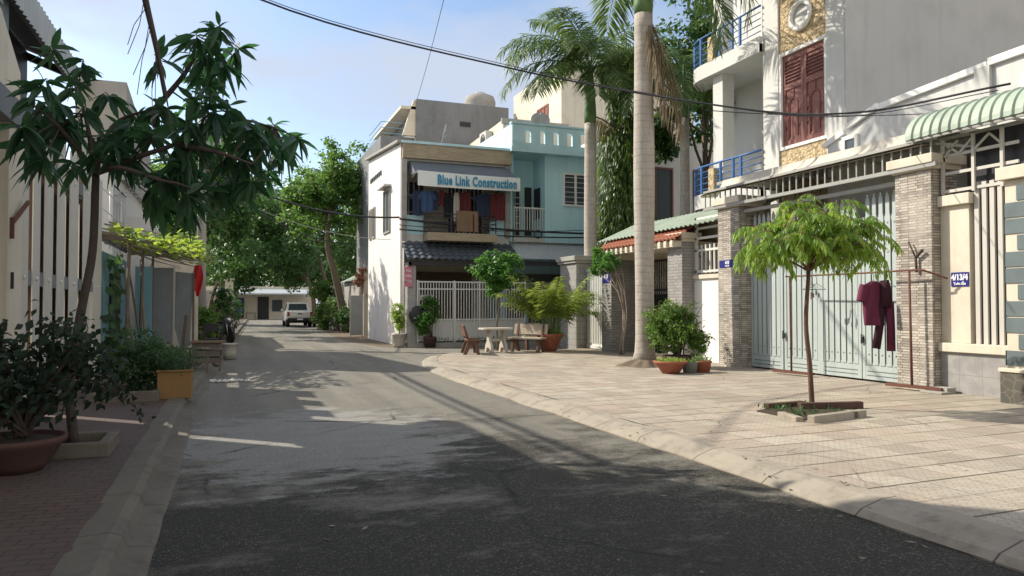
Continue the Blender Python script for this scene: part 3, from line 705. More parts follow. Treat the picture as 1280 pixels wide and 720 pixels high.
# ------------------------------------------------------------------ three storey house
HX = 13.1
t = thing('town_house', 'white three storey house with stone chip panel and curved blue railed balconies', 'house', (HX, 15, 0))
m = MB(); m.box(HX, HX+.3, 13.0, 13.55, 0, 12.6); m.box(HX, HX+.3, 15.18, 15.75, 0, 12.6); m.box(HX+.3, 21, 13.3, 15.75, 0, 12.6)
m.box(14.6, 21, 15.75, 19.4, 0, 12.6); m.box(HX+.1, HX+.5, 17.6, 18.05, 0, 12.6); m.build('front_wall', M['white'], t)
m = MB(); m.box(HX+.01, 21, 12.96, 12.998, 0, 12.6); m.build('side_wall', M['render_grey'], t)
m = MB(); m.box(HX+.05, HX+.3, 13.55, 15.18, 0, 5.5); m.box(HX+.05, HX+.3, 13.55, 15.18, 7.98, 12.6); m.box(HX+.2, HX+.3, 13.55, 15.18, 5.5, 7.98); m.build('stone_panel', M['tanchip'], t)
# shuttered window
m = MB(); x = HX+.02
for a, b, c, d in ((13.55,13.63,5.5,7.98), (15.10,15.18,5.5,7.98)): m.box(x, x+.17, a, b, c, d)
m.box(x, x+.17, 13.63, 15.10, 7.9, 7.98); m.box(x, x+.17, 13.63, 15.10, 5.5, 5.58); f = m.build('window', M['white_clean'], t)
for k in range(2):
    y0 = 13.64+k*.735; y1 = y0+.725; m = MB(); m.box(x+.09, x+.12, y0, y1, 5.58, 7.9)
    m.box(x+.06, x+.092, y0, y0+.09, 5.58, 7.9); m.box(x+.06, x+.092, y1-.09, y1, 5.58, 7.9)
    for z in (5.58, 7.02, 7.75): m.box(x+.06, x+.092, y0+.09, y1-.09, z, z+.14 if z < 7.7 else 7.9)
    for j in range(6): z = 7.22+j*.085; m.beam((x+.075,y0+.09,z), (x+.075,y1-.09,z), .05, .012)
    yc = (y0+y1)/2
    m.tube([(x+.085,yc-.15,5.8),(x+.085,yc-.15,6.6)]+[(x+.085,yc-.15*math.cos(a),6.6+.17*math.sin(a)) for a in [i*math.pi/8 for i in range(1,8)]]+[(x+.085,yc+.15,6.6),(x+.085,yc+.15,5.8)], .022, 6)
    for s_ in (-1, 1):
        for z in (5.85, 6.2, 6.55): m.obox((x+.085,yc+s_*.225,z), .03, .08, .26)
    m.box(x+.07, x+.092, yc-.015, yc+.015, 6.77, 7.0); m.build('shutter', M['shutter'], f)
m = MB(); n_ = 32
ring = [(HX+.0, 14.38+.33*math.cos(a), 8.72+.33*math.sin(a)) for a in [2*math.pi*i/n_ for i in range(n_+1)]]
m.tube(ring, .055, 8, False); f = m.build('window', M['white_clean'], t)
m = MB(); m.lathe((HX+.045, 14.38, 8.72), [(.3,0),(.3,.006)], 32, Vector((-1,0,0))); m.build('pane', M['white'], f)
def balcony(z, rail_h=.95):
    arc = [(HX-.1,15.76),(HX-.1,16.6),(HX-.1,17.5),(HX-.1,18.4)]+[(HX+.9-1.0*math.cos(a),18.4+1.0*math.sin(a)) for a in [i*math.pi/2/7 for i in range(1,8)]]+[(14.7,19.4)]; out = arc+[(14.7,15.76)]
    m = MB(); m.prism([(p[0],p[1],z) for p in out], (0,0,.22)); fo = arc
    for i in range(len(fo)-1):
        a, b = Vector((*fo[i],0)), Vector((*fo[i+1],0)); m.beam(a+V(.04,0,z+.2), b+V(.04,0,z+.2), .1, .42)
    bal = m.build('balcony', M['white'], t)
    m = MB()
    for k, hh in enumerate((.50,.67,.84,1.01,1.18)):
        pts = [V(p[0]+.04,p[1],z+.05+hh) for p in fo]
        m.tube(pts, .032 if k == 4 else .015, 6)
    for i in (1, 2, 3, 6, 10): p = fo[i]; m.box(p[0]+.01, p[0]+.07, p[1]-.03, p[1]+.03, z+.38, z+1.23)
    m.box(HX-.09, HX-.03, 16.9, 16.96, z+.38, z+1.23)
    m.build('railing', M['blue'], bal)
    m = MB(); m.box(HX-.12, HX+.02, 17.75, 18.0, z+.4, z+1.1); m.build('pier', M['tanchip'], bal)
    return bal
balcony(4.42); balcony(8.25)
m = MB(); m.box(14.55, 14.6, 16.0, 16.9, 4.7, 7.0); m.box(14.55,14.6,16.0,16.9,8.6,10.9); m.build('door', M['sky_door'], t)
m = MB(); m.box(14.54, 14.6, 17.1, 17.5, 5.5, 6.9); m.box(14.54,14.6,17.1,17.5,9.3,10.7); m.build('window', M['shutgrey'], t)
m = MB(); m.lathe((13.7, 16.2, 8.24), [(.16,0),(.15,-.05),(.1,-.08)], 16); m.build('ceiling_lamp', M['white'], t)

# neighbour's parapet wall
t = thing('parapet_house', 'low pale rendered house wall with a sloping coping and white window surrounds', 'house', (12.5, 9, 0))
m = MB(); m.prism([(12.5,4,0),(12.5,12.9,0),(12.5,12.9,5.12),(12.5,11.55,5.58),(12.5,9.18,5.72),(12.5,9.18,5.80),(12.5,4,5.95)], (.2,0,0)); m.build('wall', M['white'], t)
m = MB(); m.beam((12.6,13.0,5.14), (12.6,12.4,5.34), .3, .12)
m.beam((12.6,12.3,5.42), (12.6,11.5,5.68), .34, .12); m.beam((12.6,11.5,5.64), (12.6,9.12,5.80), .34, .13); m.beam((12.6,9.1,5.84), (12.6,4,6.03), .34, .14); m.build('coping', M['white_clean'], t, .012)
m = MB(); m.box(12.42, 12.5, 9.06, 9.34, 0, 5.78); m.build('pilaster', M['white'], t)
win_x(t, 12.5, 12.02, 12.45, 4.6, 5.22, M['white_clean'], 1, .05, .08); win_x(t, 12.5, 7.6, 8.55, 4.7, 5.45, M['white_clean'], 1, .05, .1)

# ================================================================== BLUE LINK house and its aqua neighbour
FY = 28.0
t = thing('shop_house', 'white sided two storey house with tan band, grey awning and a shop banner', 'house', (8.3, 31, 0))
m = MB(); m.prism([(6.1,28.0,0),(6.1,35,0),(6.1,35,8.38),(6.1,28.0,7.78)], (.22,0,0)); m.build('side_wall', M['stainwhite'], t)
m = MB(); m.prism([(5.93,27.85,7.80),(5.93,35.1,8.42),(5.93,35.1,8.52),(5.93,27.85,7.90)], (.5,0,0)); m.build('roof_edge', M['concrete_lt'], t)
m = MB(); m.box(6.32, 10.55, 29.4, 35, 4.3, 7.9); m.box(6.32, 10.55, 31, 35, 0, 4.3); m.build('back_wall', M['cream'], t)
m = MB(); m.box(6.32, 10.55, 28.0, 31, 4.02, 4.3); m.build('floor_slab', M['white'], t)
m = MB(); m.box(6.32, 10.55, 28.0, 29.4, 7.12, 7.7); m.build('roof_slab', M['white'], t)
m = MB(); m.box(6.15, 10.58, 27.80, 27.998, 7.22, 7.78); m.build('band', M['tanband'], t)
m = MB(); m.box(6.1, 10.6, 27.76, 28.3, 7.785, 7.88); m.build('band_coping', M['tealpeel'], t)
m = MB(); m.box(6.12, 6.32, 27.86, 27.999, 0, 7.2); m.box(10.36, 10.58, 27.9, 27.999, 4.3, 7.2); m.build('corner_pier', M['tilewall'], t)
for xa, xb in ((6.33, 7.0), (9.75, 10.36)): m = MB(); m.box(xa, xb, 28.02, 28.12, 4.3, 5.05); m.build('balcony_wall', M['teal'], t)
m = MB(); m.box(6.98, 9.75, 27.2, 27.999, 4.03, 4.33); m.build('balcony_ledge', M['tanband'], t)
m = MB()
for z in (4.55, 4.72, 4.9, 5.06): m.tube([(7.02,27.99,z),(7.02,27.25,z),(9.72,27.25,z),(9.72,27.99,z)], .018, 5)
for x in (7.02, 7.9, 8.8, 9.72): m.box(x-.02, x+.02, 27.23, 27.27, 4.33, 5.08)
m.build('balcony_rail', M['dark'], t)
m = MB(); m.box(8.12, 8.98, 27.23, 27.27, 4.4, 5.2); m.build('balcony_rail_mat', M['wood'], t)
m = MB()
for x0, x1 in ((6.5,7.35),(8.35,9.0),(9.15,9.85)):
    m.box(x0, x1, 29.33, 29.39, 4.4, 6.6)
d_ = m.build('balcony_door', M['dark'], t)
m = MB()
for x0, x1 in ((6.5,7.35),(8.35,9.0),(9.15,9.85)):
    for i in range(5): x = x0+(x1-x0)*i/4; m.box(x-.025, x+.025, 29.29, 29.33, 4.4, 6.6)
    for z in (4.4, 5.3, 6.0, 6.55): m.box(x0, x1, 29.295, 29.325, z, z+.05)
m.build('door_grille', M['whitegate'], d_)
m = MB(); m.box(6.6, 9.9, 30.93, 30.995, .1, 3.0); m.build('ground_door', M['wood'], t)
for y0, y1, z0, z1 in ((29.85,31.2,4.55,6.35), (33.2,33.9,4.6,6.0), (34.1,34.6,4.6,6.0)):
    win_x(t, 6.1, y0, y1, z0, z1, M['concrete_lt'], 2, .06, .07, M['shutgrey'])
m = MB(); m.box(5.8, 6.1, 29.75, 31.3, 6.42, 6.5); m.build('window_hood', M['white'], t)
m = MB()
for k in range(7): m.box(6.05, 6.098, 31.8+k*.4, 31.95+k*.4, 7.2, 7.4)
m.build('vent', M['shutgrey'], t)
m = MB(); m.tube([(6.2,27.82,0.1),(6.2,27.82,4.0)], .045, 8); m.build('drain_pipe', M['whitegate'], t)
# tile lean-to
m = MB(); tiles(m, (6.12,26.85,3.28), (10.6,26.85,3.28), (10.6,28.0,4.02), (6.12,28.0,4.02), 16, 5, .03); m.build('lean_to_roof', M['tile_dark'], t)
m = MB(); m.box(6.2, 10.5, 26.95, 27.02, 3.06, 3.22); m.beam((6.25,26.95,3.1),(6.25,28.3,3.1),.1,.14); m.build('eave_beam', M['dark'], t)
m = MB(); m.box(6.18, 6.5, 27.1, 27.5, .1, 3.05); m.build('porch_pier', M['tilewall'], t)
m = MB(); m.box(6.15, 14.4, 26.9, 28.0, -.1, .16); m.box(6.15, 14.4, 28.0, 31, -.1, .1); m.build('plinth', M['concrete_lt'], t)
# awning and banner
t2 = thing('awning', 'dark grey cloth awning stretched under the tan band', 'awning', (8.5, 27.4, 6.9))
m = MB(); m.smooth = True; m.grid(lambda u, v: (6.45+u*4.1, 27.98-1.0*v, 7.15-.62*v-.07*math.sin(math.pi*v)), 10, 8); m.grid(lambda u, v: (6.45+u*4.1, 27.97-1.0*v, 7.14-.63*v-.07*math.sin(math.pi*v)), 10, 8); m.smooth = False
m.poly([(6.45,27.98,7.15),(6.45,26.98,6.53),(6.45,27.98,6.53)]); m.build('cloth', M['awning'], t2)
m = MB(); m.tube([(6.45,26.98,6.52),(10.55,26.98,6.52)], .022, 6); m.tube([(6.47,27.98,6.4),(6.47,26.98,6.52)], .015, 5); m.tube([(10.53,27.98,6.4),(10.53,26.98,6.52)], .015, 5); m.build('frame', M['grille'], t2)
t3 = thing('banner', 'white shop banner reading Blue Link Construction hanging from the awning edge', 'banner', (8.6, 26.9, 6.3))
BX0, BX1 = 6.52, 10.62; BY = 26.93
m = MB(); m.smooth = True; m.grid(lambda u, v: (BX0+(BX1-BX0)*u, BY+.012*math.sin(u*17), 6.56-.52*v-.03*math.sin(math.pi*u)+(.05*(1-u) if v < .5 else 0)), 40, 4)
m.grid(lambda u, v: (BX0+(BX1-BX0)*u, BY+.012+.012*math.sin(u*17), 6.56-.52*v-.03*math.sin(math.pi*u)+(.05*(1-u) if v < .5 else 0)), 40, 4); m.build('vinyl', M['banner'], t3)
text_part('Blue Link Construction', .50, M['bannertext'], t3, frame_m(V(8.86, BY-.055, 6.27), (1,0,-.002)), 'lettering', .019, .60, .006, 'CENTER', 1.12)
# washing on the balcony
wash = [(6.72,.45,.95,'navycloth'),(7.05,.5,.8,'bluecloth'),(7.35,.3,.75,'navycloth'),(7.62,.22,.6,'winecloth'),(7.9,.35,1.0,'blackcloth'),(8.22,.25,1.1,'palecloth'),(8.42,.25,.95,'winecloth'),(8.66,.3,1.05,'winecloth'),(9.35,.6,.9,'navycloth'),(9.75,.3,1.0,'winecloth'),(10.05,.35,1.1,'winecloth')]
nm = {'navycloth':'navy','bluecloth':'blue','winecloth':'wine red','blackcloth':'black','palecloth':'pale'}
wl = ['navy shirt at the wall end of the balcony washing line','blue shirt drying second from the white wall end','narrow navy top drying beside the blue shirt','small wine red top drying between dark clothes','long black garment drying at the middle of the balcony','pale long garment drying beside the wine red shirts','wine red shirt drying next to the pale garment','wider wine red shirt drying above the balcony mat','broad navy top drying below the banner lettering','wine red shirt drying beside the broad navy top','longest wine red garment drying near the aqua pier']
for (x, wd, hg, mt), lb in zip(wash, wl):
    m = MB(); ph = U(0, 6); yy = 27.62+U(-.05,.05); zt = 5.98+U(-.04,.06)
    for side in (0, .03):
        m.smooth = True
        m.grid(lambda u, v: (x+(u-.5)*wd*(.75+.25*min(1, v*4)), yy+side+.025*math.sin(u*14+ph)*(.3+v), zt-hg*v-.02*math.sin(u*9+ph)), 10, 6)
    if hg < 1:
        for sgn in (-1, 1): m.poly([(x+sgn*wd*.38,yy,zt),(x+sgn*wd*.75,yy,zt-.25),(x+sgn*wd*.62,yy,zt-.36),(x+sgn*wd*.4,yy,zt-.2)])
    o = m.build('hanging_garment', M[mt]); tag(o, lb, 'clothes', 'washing on the balcony line')
m = MB(); m.tube(sag((6.35,27.63,6.05),(10.5,27.63,6.05),.03), .008, 5); tag(m.build('washing_line', M['dark']), 'thin washing line strung across the balcony under the awning', 'line')
# pink sign
t = thing('sign', 'small pink sign board on the corner pier by the drain pipe', 'sign', (6.2, 27.2, 2.7))
m = MB(); m.box(6.05, 6.35, 27.03, 27.06, 2.25, 3.0); m.build('board', M['pink'], t)
for k, s_ in enumerate(('Sửa', 'Nhà', 'Điện')): text_part(s_, .13, M['platewhite'], t, frame_m(V(6.2, 27.025, 2.85-.2*k), (1,0,0)), 'lettering', .002, 1, .002)
# aqua house
t = thing('row_house', 'aqua painted two storey house with slotted roof parapet and white barred balcony', 'house', (12.5, 31, 0))
m = MB(); m.box(12.15, 14.5, 28.0, 28.25, 4.15, 7.75); m.box(10.62, 14.5, 29.3, 33, 0, 7.75); m.box(10.58, 10.70, 28.0, 29.3, 4.15, 7.75); m.box(12.15,12.35,28.25,29.3,4.15,7.75); m.build('wall', M['teal'], t)
m = MB(); m.box(10.7, 12.15, 28.0, 29.3, 4.15, 4.4); m.box(10.6, 14.5, 28.25, 29.3, 4.0, 4.15); m.build('floor_slab', M['white'], t)
m = MB(); m.box(10.5, 14.55, 27.55, 33, 7.752, 7.96); m.build('roof_slab', M['tealpeel'], t)
m = MB(); xs = [10.55]
for k in range(5): c = 11.25+k*.62; xs += [c-.12, c+.12]
xs.append(14.5)
for k in range(0, len(xs), 2): m.box(xs[k], xs[k+1], 27.62, 27.76, 7.962, 8.88)
for k in range(1, len(xs)-1, 2): m.box(xs[k], xs[k+1], 27.62, 27.76, 7.962, 8.14); m.box(xs[k], xs[k+1], 27.62, 27.76, 8.66, 8.88)
m.box(10.55, 10.69, 27.76, 33, 7.962, 8.88); m.box(10.5, 14.5, 27.58, 27.80, 8.882, 8.95); m.build('parapet', M['tealpeel'], t)
win_y(t, 12.95, 14.1, 28.0, 5.7, 7.1, M['white_clean'], 2, .06, .08, 6, M['shutgrey'])
m = MB(); m.box(10.8, 11.5, 29.22, 29.29, 4.45, 6.75); dd = m.build('balcony_door', M['dark'], t)
m = MB()
for i in range(4): x = 10.82+i*.22; m.box(x, x+.03, 29.18, 29.215, 4.45, 6.75)
for i in range(9): m.box(10.8, 11.5, 29.185, 29.212, 4.5+i*.27, 4.53+i*.27)
m.build('door_grille', M['whitegate'], dd)
m = MB(); m.box(11.75, 12.05, 29.23, 29.29, 4.5, 6.6); m.box(12.11,12.149,28.5,29.1,5.2,6.5); m.build('window', M['dark'], t)
m = MB(); m.box(10.72, 12.14, 28.03, 28.07, 5.52, 5.58); m.box(10.72, 12.14, 28.03, 28.07, 4.58, 4.63); bars(m, (10.8,28.05,4.6), (12.06,28.05,4.6), .95, 12, .014); m.build('balcony_rail', M['whitegate'], t)
m = MB(); corrugated(m, (10.6,26.8,3.38), (15.2,26.8,3.38), (15.2,28.0,4.05), (10.6,28.0,4.05), 40, .016); m.build('lean_to_roof', M['sheet_pale'], t)
m = MB(); m.box(10.6, 14.5, 26.9, 26.97, 3.12, 3.3); m.box(14.0,14.4,27.0,28,0.1,3.3); m.build('eave_beam', M['dark'], t)
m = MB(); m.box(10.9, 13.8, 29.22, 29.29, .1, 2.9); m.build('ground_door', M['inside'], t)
m = MB(); m.tube([(10.63,27.75,4.0),(10.63,27.75,7.7)], .03, 8); m.build('drain_pipe', M['sky_door'], t)

# picket gate across both houses
t = thing('metal_gate', 'long pale picket gate with solid lower panels before the shop house', 'gate', (9, 27.05, 0))
m = MB()
for z in (.22, 1.0, 2.15, 2.42): m.box(6.52, 10.9, 27.03, 27.07, z, z+.05)
for x in (6.52, 7.95, 8.95, 10.85): m.box(x, x+.06, 27.02, 27.08, .16, 2.5)
m.build('frame', M['whitegate'], t)
m = MB(); bars(m, (6.62,27.05,.25), (10.85,27.05,.25), 2.2, 40, .014); m.build('picket', M['whitegate'], t)
m = MB(); m.box(6.6, 10.85, 27.075, 27.085, .24, 1.02); m.build('lower_panel', M['whitegate'], t)
m = MB()
for z in (2.1, 2.42): m.box(10.95, 14.2, 27.03, 27.06, z, z+.04)
bars(m, (11.0,27.045,.2), (14.2,27.045,.2), 2.25, 22, .012); m.build('side_bar', M['grille'], t)
m = MB(); m.box(10.88, 10.96, 27.0, 27.1, .16, 1.5); m.build('gate_post', M['sky_door'], t)
m = MB(); m.box(6.62, 7.12, 27.0, 27.018, 1.75, 1.95); pl = m.build('notice', M['palecloth'], t)
# things on and behind the roofs
t = thing('air_conditioner', 'white air conditioner unit on the cream wall above the aqua parapet', 'air conditioner', (12.2, 32, 9))
m = MB(); m.box(11.05, 11.38, 32.4, 33.3, 8.9, 9.7); m.build('case', M['white'], t, .02); m = MB(); m.lathe((11.04, 32.8, 9.3), [(.3,0),(.3,.02),(.1,.03)], 20, Vector((-1,0,0))); m.build('fan', M['dark'], t)
def dish(p, r, d, label):
    t = thing('satellite_dish', label, 'satellite dish', p); d = Vector(d).normalized(); c = Vector(p)+V(0,0,r+.72)
    m = MB(); m.lathe(c, [(0,0),(r*.5,.05),(r*.85,.16),(r,.24),(r*.98,.25),(r*.5,.07),(0,.02)], 24, d); m.build('reflector', M['grille'], t)
    m = MB(); m.tube([p, c], .025, 6); m.tube([c-Z*r*.9, c+d*.5], .012, 5); m.lathe(c+d*.5, [(.04,0),(.05,.1),(.0,.1)], 8, d); m.build('mast', M['grille'], t)
dish((12.0, 28.2, 8.0), .40, (-.3,-1,.5), 'grey satellite dish standing behind the aqua parapet near its middle')
dish((11.2, 28.9, 7.75), .42, (-.2,-.5,1.4), 'tilted satellite dish lying back near the corner of the aqua parapet')
t = thing('apartment_house', 'tall cream house with a brown roof window rising behind the aqua parapet', 'house', (17, 34, 0))
m = MB(); m.box(14.6, 22, 31.7, 38, 0, 13.1); m.build('wall', M['cream'], t)
m = MB(); m.prism([(11.4,31.0,0),(11.4,37.5,0),(11.4,37.5,9.75),(11.4,31.0,9.9)], (3.19,0,0)); m.build('wing', M['cream'], t)
win_x(t, 14.6, 33.2, 34.6, 10.2, 11.5, M['shutter'], 3, .05, .08, M['shutter'])
m = MB(); m.box(11.3, 14.6, 30.9, 31.0, 9.7, 9.95); m.build('coping', M['concrete_lt'], t)
t = thing('concrete_house', 'bare grey concrete house with a stepped roofline above the shop house', 'house', (11, 41, 0))
m = MB(); m.box(9.1, 14.3, 38, 46, 0, 12.45); m.build('wall', M['concrete'], t)
m = MB(); m.box(7.3, 9.1, 38.4, 46, 0, 10.45); m.build('lower_wall', M['concrete'], t)
m = MB(); m.prism([(8.4,38.1,10.5),(9.098,38.1,10.5),(9.098,38.1,12.4),(8.98,38.1,12.4)], (0,.2,0)); m.box(8.3, 9.098, 38.1, 46, 11.9, 12.05); m.build('stair_roof', M['cream'], t)
m = MB(); m.box(11.5, 12.1, 37.97, 37.999, 11.2, 11.45); m.build('vent', M['dark'], t)
m = MB()
for z in (10.6, 10.9, 11.2): m.tube([(7.35,38.45,z),(8.6,38.45,z)], .02, 5); m.tube([(7.35,38.45,z),(7.35,42,z)], .02, 5)
m.build('roof_rail', M['sky_door'], t)
t = thing('water_tank', 'round ribbed water tank on the grey concrete roof', 'tank', (13.2, 40, 12.45))
m = MB(); m.lathe((13.3,40,12.46), [(.88,0),(.9,.1),(.87,.2),(.9,.35),(.87,.5),(.9,.65),(.87,.8),(.8,1.0),(.4,1.18),(.3,1.22),(0,1.22)], 28); m.build('drum', M['concrete_lt'], t)
m = MB(); m.lathe((13.3,40,13.66), [(.3,0),(.3,.05),(0,.07)], 16); m.build('lid', M['grille'], t)
t = thing('antenna', 'bent roof aerial standing on the tan band coping', 'antenna', (7.9, 28.2, 7.88))
m = MB(); m.tube([(7.75,28.2,7.88),(7.98,28.2,8.75)], .018, 6); m.build('mast', M['grille'], t)
m = MB(); m.tube([(7.8,28.2,8.3),(7.98,28.2,8.5)], .012, 5); m.tube([(7.85,28.2,8.2),(8.0,28.2,8.3)], .012, 5); m.build('boom', M['grille'], t)

# ================================================================== LEFT SIDE
def at_y(px, py, y):                                 # world point on the plane Y = y seen at photo pixel (px, py)
    u, v = (px-640)/925, (360-py)/925; ct, st, cp, sp = math.cos(YAW), math.sin(YAW), math.cos(PITCH), math.sin(PITCH)
    r = V(st*cp+u*ct-v*st*sp, ct*cp-u*st-v*ct*sp, sp+v*cp); return V(0,0,CAM_H)+r*(y/r.y)
t = thing('town_house', 'tall near house with cream gate pillar, vent block wall and a corrugated eave', 'house', (-2.6, 6, 0))
m = MB(); m.box(-9, -2.62, -8, 10.86, 4.6, 10.4); m.build('upper_wall', M['slate'], t)
m = MB(); m.box(-9, -2.62, -8, 10.86, 0, 4.598); m.box(-2.62, -2.45, 10.25, 10.9, 0, 3.72); m.build('lower_wall', M['cream'], t)
m = MB(); m.box(-2.62, -2.4, 9.0, 11.6, 3.722, 4.04); m.build('lintel', M['concrete'], t)
m = MB(); m.prism([(-2.61,8,4.042),(-2.61,10.88,4.042),(-2.61,10.88,4.48),(-2.61,10.0,4.98),(-2.61,8,4.98)], (.12,0,0)); m.build('parapet', M['cream'], t)
m = MB()
for i in range(9):
    for j in range(5): m.box(-2.619, -2.57, 8.95+j*.30, 9.2+j*.30, 5.02+i*.14, 5.08+i*.14)
m.build('vent_block', M['concrete_lt'], t)
m = MB(); corrugated(m, (-2.52,7,5.62), (-2.52,14.5,5.62), (-5.0,14.5,6.5), (-5.0,7,6.5), 40, .02); m.build('eave_sheet', M['tile_dark'], t)
m = MB(); corrugated(m, (-2.5,7,5.30), (-2.5,14.5,5.30), (-2.5,14.5,5.74), (-2.5,7,5.74), 44, .015); m.build('eave_fascia', M['sheet_pale'], t)
m = MB(); m.box(-2.66, -2.56, 7, 14.4, 5.44, 5.54); m.beam((-2.6,14.4,5.5),(-5,14.4,6.4),.08,.12); m.box(-5.1,-4.95,14.3,14.45,0,6.35); m.box(-3.3,-3.2,11,14.4,4.6,5.8); m.build('eave_frame', M['dark'], t)
m = MB(); m.box(-2.46, -2.42, 10.4, 10.43, 1.75, 1.95); m.build('hinge', M['dark'], t)
m = MB(); m.box(-2.45, -2.41, 10.33, 10.38, 2.35, 2.6); m.beam((-2.42,10.35,2.55),(-2.38,10.85,2.85),.03,.05); m.build('gate_arm', M['rust'], t)

t = thing('slatted_gate', 'tall white slatted gate of wide upright boards behind the mango trunk', 'gate', (-2.5, 14, 0))
edges = [(10.92,11.36),(11.60,12.0),(12.28,12.78),(13.12,13.65),(14.05,14.75),(15.25,15.95),(16.4,17.3)]
m = MB()
for a, b in edges: m.box(-2.495, -2.48, a, b, .16, 4.12)
m.build('slat', M['pale_gate'], t)
m = MB()
for z in (.5, 1.84, 3.54): m.box(-2.64, -2.604, 11.62, 17.3, z, z+.16)
m.build('rail', M['grille'], t)
m = MB()
for i in range(len(edges)-1):
    for z in (1.82, 3.52): m = MB(); m.box(-2.56, -2.497, edges[i][1]-.04, edges[i+1][0]+.04, z, z+.20); m.build('connector', M['concrete'], t)
m = MB()
for a, b in edges:
    for z in (1.92, 3.62): m.lathe((-2.479, (a+b)/2, z), [(.035,0),(.03,.015),(0,.02)], 10, V(1,0,0))
m.build('bolt', M['whitegate'], t)
m = MB()
for i in range(2, len(edges)-1): m.box(-2.60, -2.58, edges[i][1]+.05, edges[i+1][0]+.20, .16, 3.40)
m.box(-2.8, -2.55, 17.32, 17.46, 0, 4.25); m.build('post', M['white_clean'], t)
m = MB(); m.box(-2.70, -2.68, 11.85, 12.5, .16, 4.0)
for i in range(2, len(edges)-1): m.box(-2.70, -2.68, edges[i][1]-.15, edges[i+1][0]+.25, .16, 4.0)
m.build('back_board', M['wood'], t)
t = thing('yard_house', 'low cream house in the yard behind the white slatted gate', 'house', (-6, 15, 0))
m = MB(); m.box(-10, -5.6, 13.5, 19, 0, 3.4); m.build('wall', M['cream'], t)
m = MB(); m.box(-5.59, -5.52, 14.5, 15.4, .1, 2.2); m.build('door', M['shutter'], t)

# houses beyond
t = thing('row_house', 'tall pale house with a grey top storey behind the mango leaves', 'house', (-5, 24, 0))
m = MB(); m.prism([(-2.85,24.0,5.2),(-2.85,31,5.2),(-2.85,31,7.2),(-2.85,25.4,7.9),(-2.85,24.0,8.05)], (-1.3,0,0)); m.build('upper_wall', M['concrete_lt'], t)
m = MB(); m.box(-8, -3.0, 22.7, 30, 0, 5.198); m.build('wall', M['white'], t)
for y0 in (22.9, 24.3): win_x(t, -3.0, y0, y0+1.1, 3.4, 4.9, M['whitegate'], 2, .05, .06, M['sky_door'])
m = MB()
for z in (3.3, 3.9, 4.4): m.tube([(-2.9,19.0,z),(-2.9,24,z)], .018, 5)
for y in (19.1, 21.5, 23.5): m.tube([(-2.9,y,3.0),(-2.9,y,4.5)], .022, 5)
m.build('terrace_rail', M['whitegate'], t)
t = thing('row_house', 'low white house with a dark lean-to roof beside the utility pole', 'house', (-3, 30, 0))
m = MB(); m.prism([(-2.3,25,0),(-2.3,44,0),(-2.3,44,3.6),(-2.3,25,4.25)], (-5,0,0)); m.build('wall', M['white'], t)
m = MB(); m.prism([(-2.28,31,3.3),(-.95,31,3.0),(-.95,31,3.06),(-2.28,31,3.95)], (0,9,0)); m.build('lean_to_roof', M['dark'], t)
m = MB(); m.box(-2.28, -2.2, 26, 27.2, .1, 2.3); m.build('door', M['shutter'], t)
t = thing('shed', 'faded blue board shed with a dark opening under the vine roof', 'shed', (-2.6, 20, 0))
m = MB(); m.box(-3.2, -2.62, 17.5, 22.5, 0, 2.75)
for i in range(12): m.box(-2.62, -2.60, 17.55+i*.4, 17.9+i*.4, .1, 2.7)
m.build('wall', M['sky_door'], t)
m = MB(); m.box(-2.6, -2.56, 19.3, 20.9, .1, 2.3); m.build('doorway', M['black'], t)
m = MB(); m.box(-2.25, -1.86, 21.0, 21.06, .35, 2.55); m.build('open_door', M['sky_door'], t)
t = thing('metal_sheet', 'wider dark grey sheet metal panel standing under the vine roof', 'panel', (-1.7, 23, .1))
m = MB(); m.box(-2.02, -1.50, 23.0, 23.03, .45, 2.62); m.build('sheet', M['sheet_grey'], t)
m = MB(); m.box(-2.09, -2.03, 22.97, 23.05, .1, 2.7); m.box(-1.50, -1.46, 22.98, 23.04, .1, 2.66); m.build('frame', M['palecloth'], t)
t = thing('metal_sheet', 'narrower galvanised sheet panel with a torn lower edge by the red cloth', 'panel', (-1.2, 23.1, .1))
m = MB(); m.prism([(-1.45,23.1,.9),(-1.35,23.1,.5),(-1.3,23.1,.3),(-1.05,23.1,.42),(-.98,23.1,2.3),(-1.0,23.1,2.48),(-1.45,23.1,2.52)], (0,.03,0)); m.build('sheet', M['sheet_grey'], t)
m = MB(); m.box(-1.0, -.94, 23.08, 23.14, .1, 2.5); m.build('post', M['plank'], t)
m = MB(); m.box(-2.2,-.9,24.5,24.7,0,3.0); tag(m.build('yard_wall', M['cream']), 'cream rendered wall behind the sheet metal panels', 'wall')

# vine covered twig roof
t = thing('pergola', 'rough twig pergola roof overgrown with yellow green vine above the blue shed', 'pergola', (-1.6, 20.5, 2.9))
m = MB()
for k in range(46):
    x = U(-2.5,-.7); a = V(U(-2.7,-2.2), 17.2+U(0,4), 3.05+U(-.1,.25)); b = a+V(U(1.0,1.9), U(2.5,3.8), U(-.35,-.05)); m.tube([a, a.lerp(b,.5)+rv(.08), b], [.022,.018,.007], 5)
for k in range(34):
    a = V(U(-1.6,-.9), 19+U(0,4.0), 2.85+U(-.05,.15)); m.tube([a, a+V(U(.4,.9), U(.1,.9), U(-.2,.05))], [.012,.004], 4)
m.build('twig', M['twig'], t)
m = MB(); m.box(-2.6, -2.5, 17.5, 23, 2.95, 3.05)
for y in (17.6, 20.2, 22.8): m.tube([(-2.05,y,.1),(-2.0,y,2.95)], .035, 6); m.beam((-2.55,y,3.0),(-1.1,y,2.88),.06,.08)
m.build('post', M['plank'], t)
m = MB()
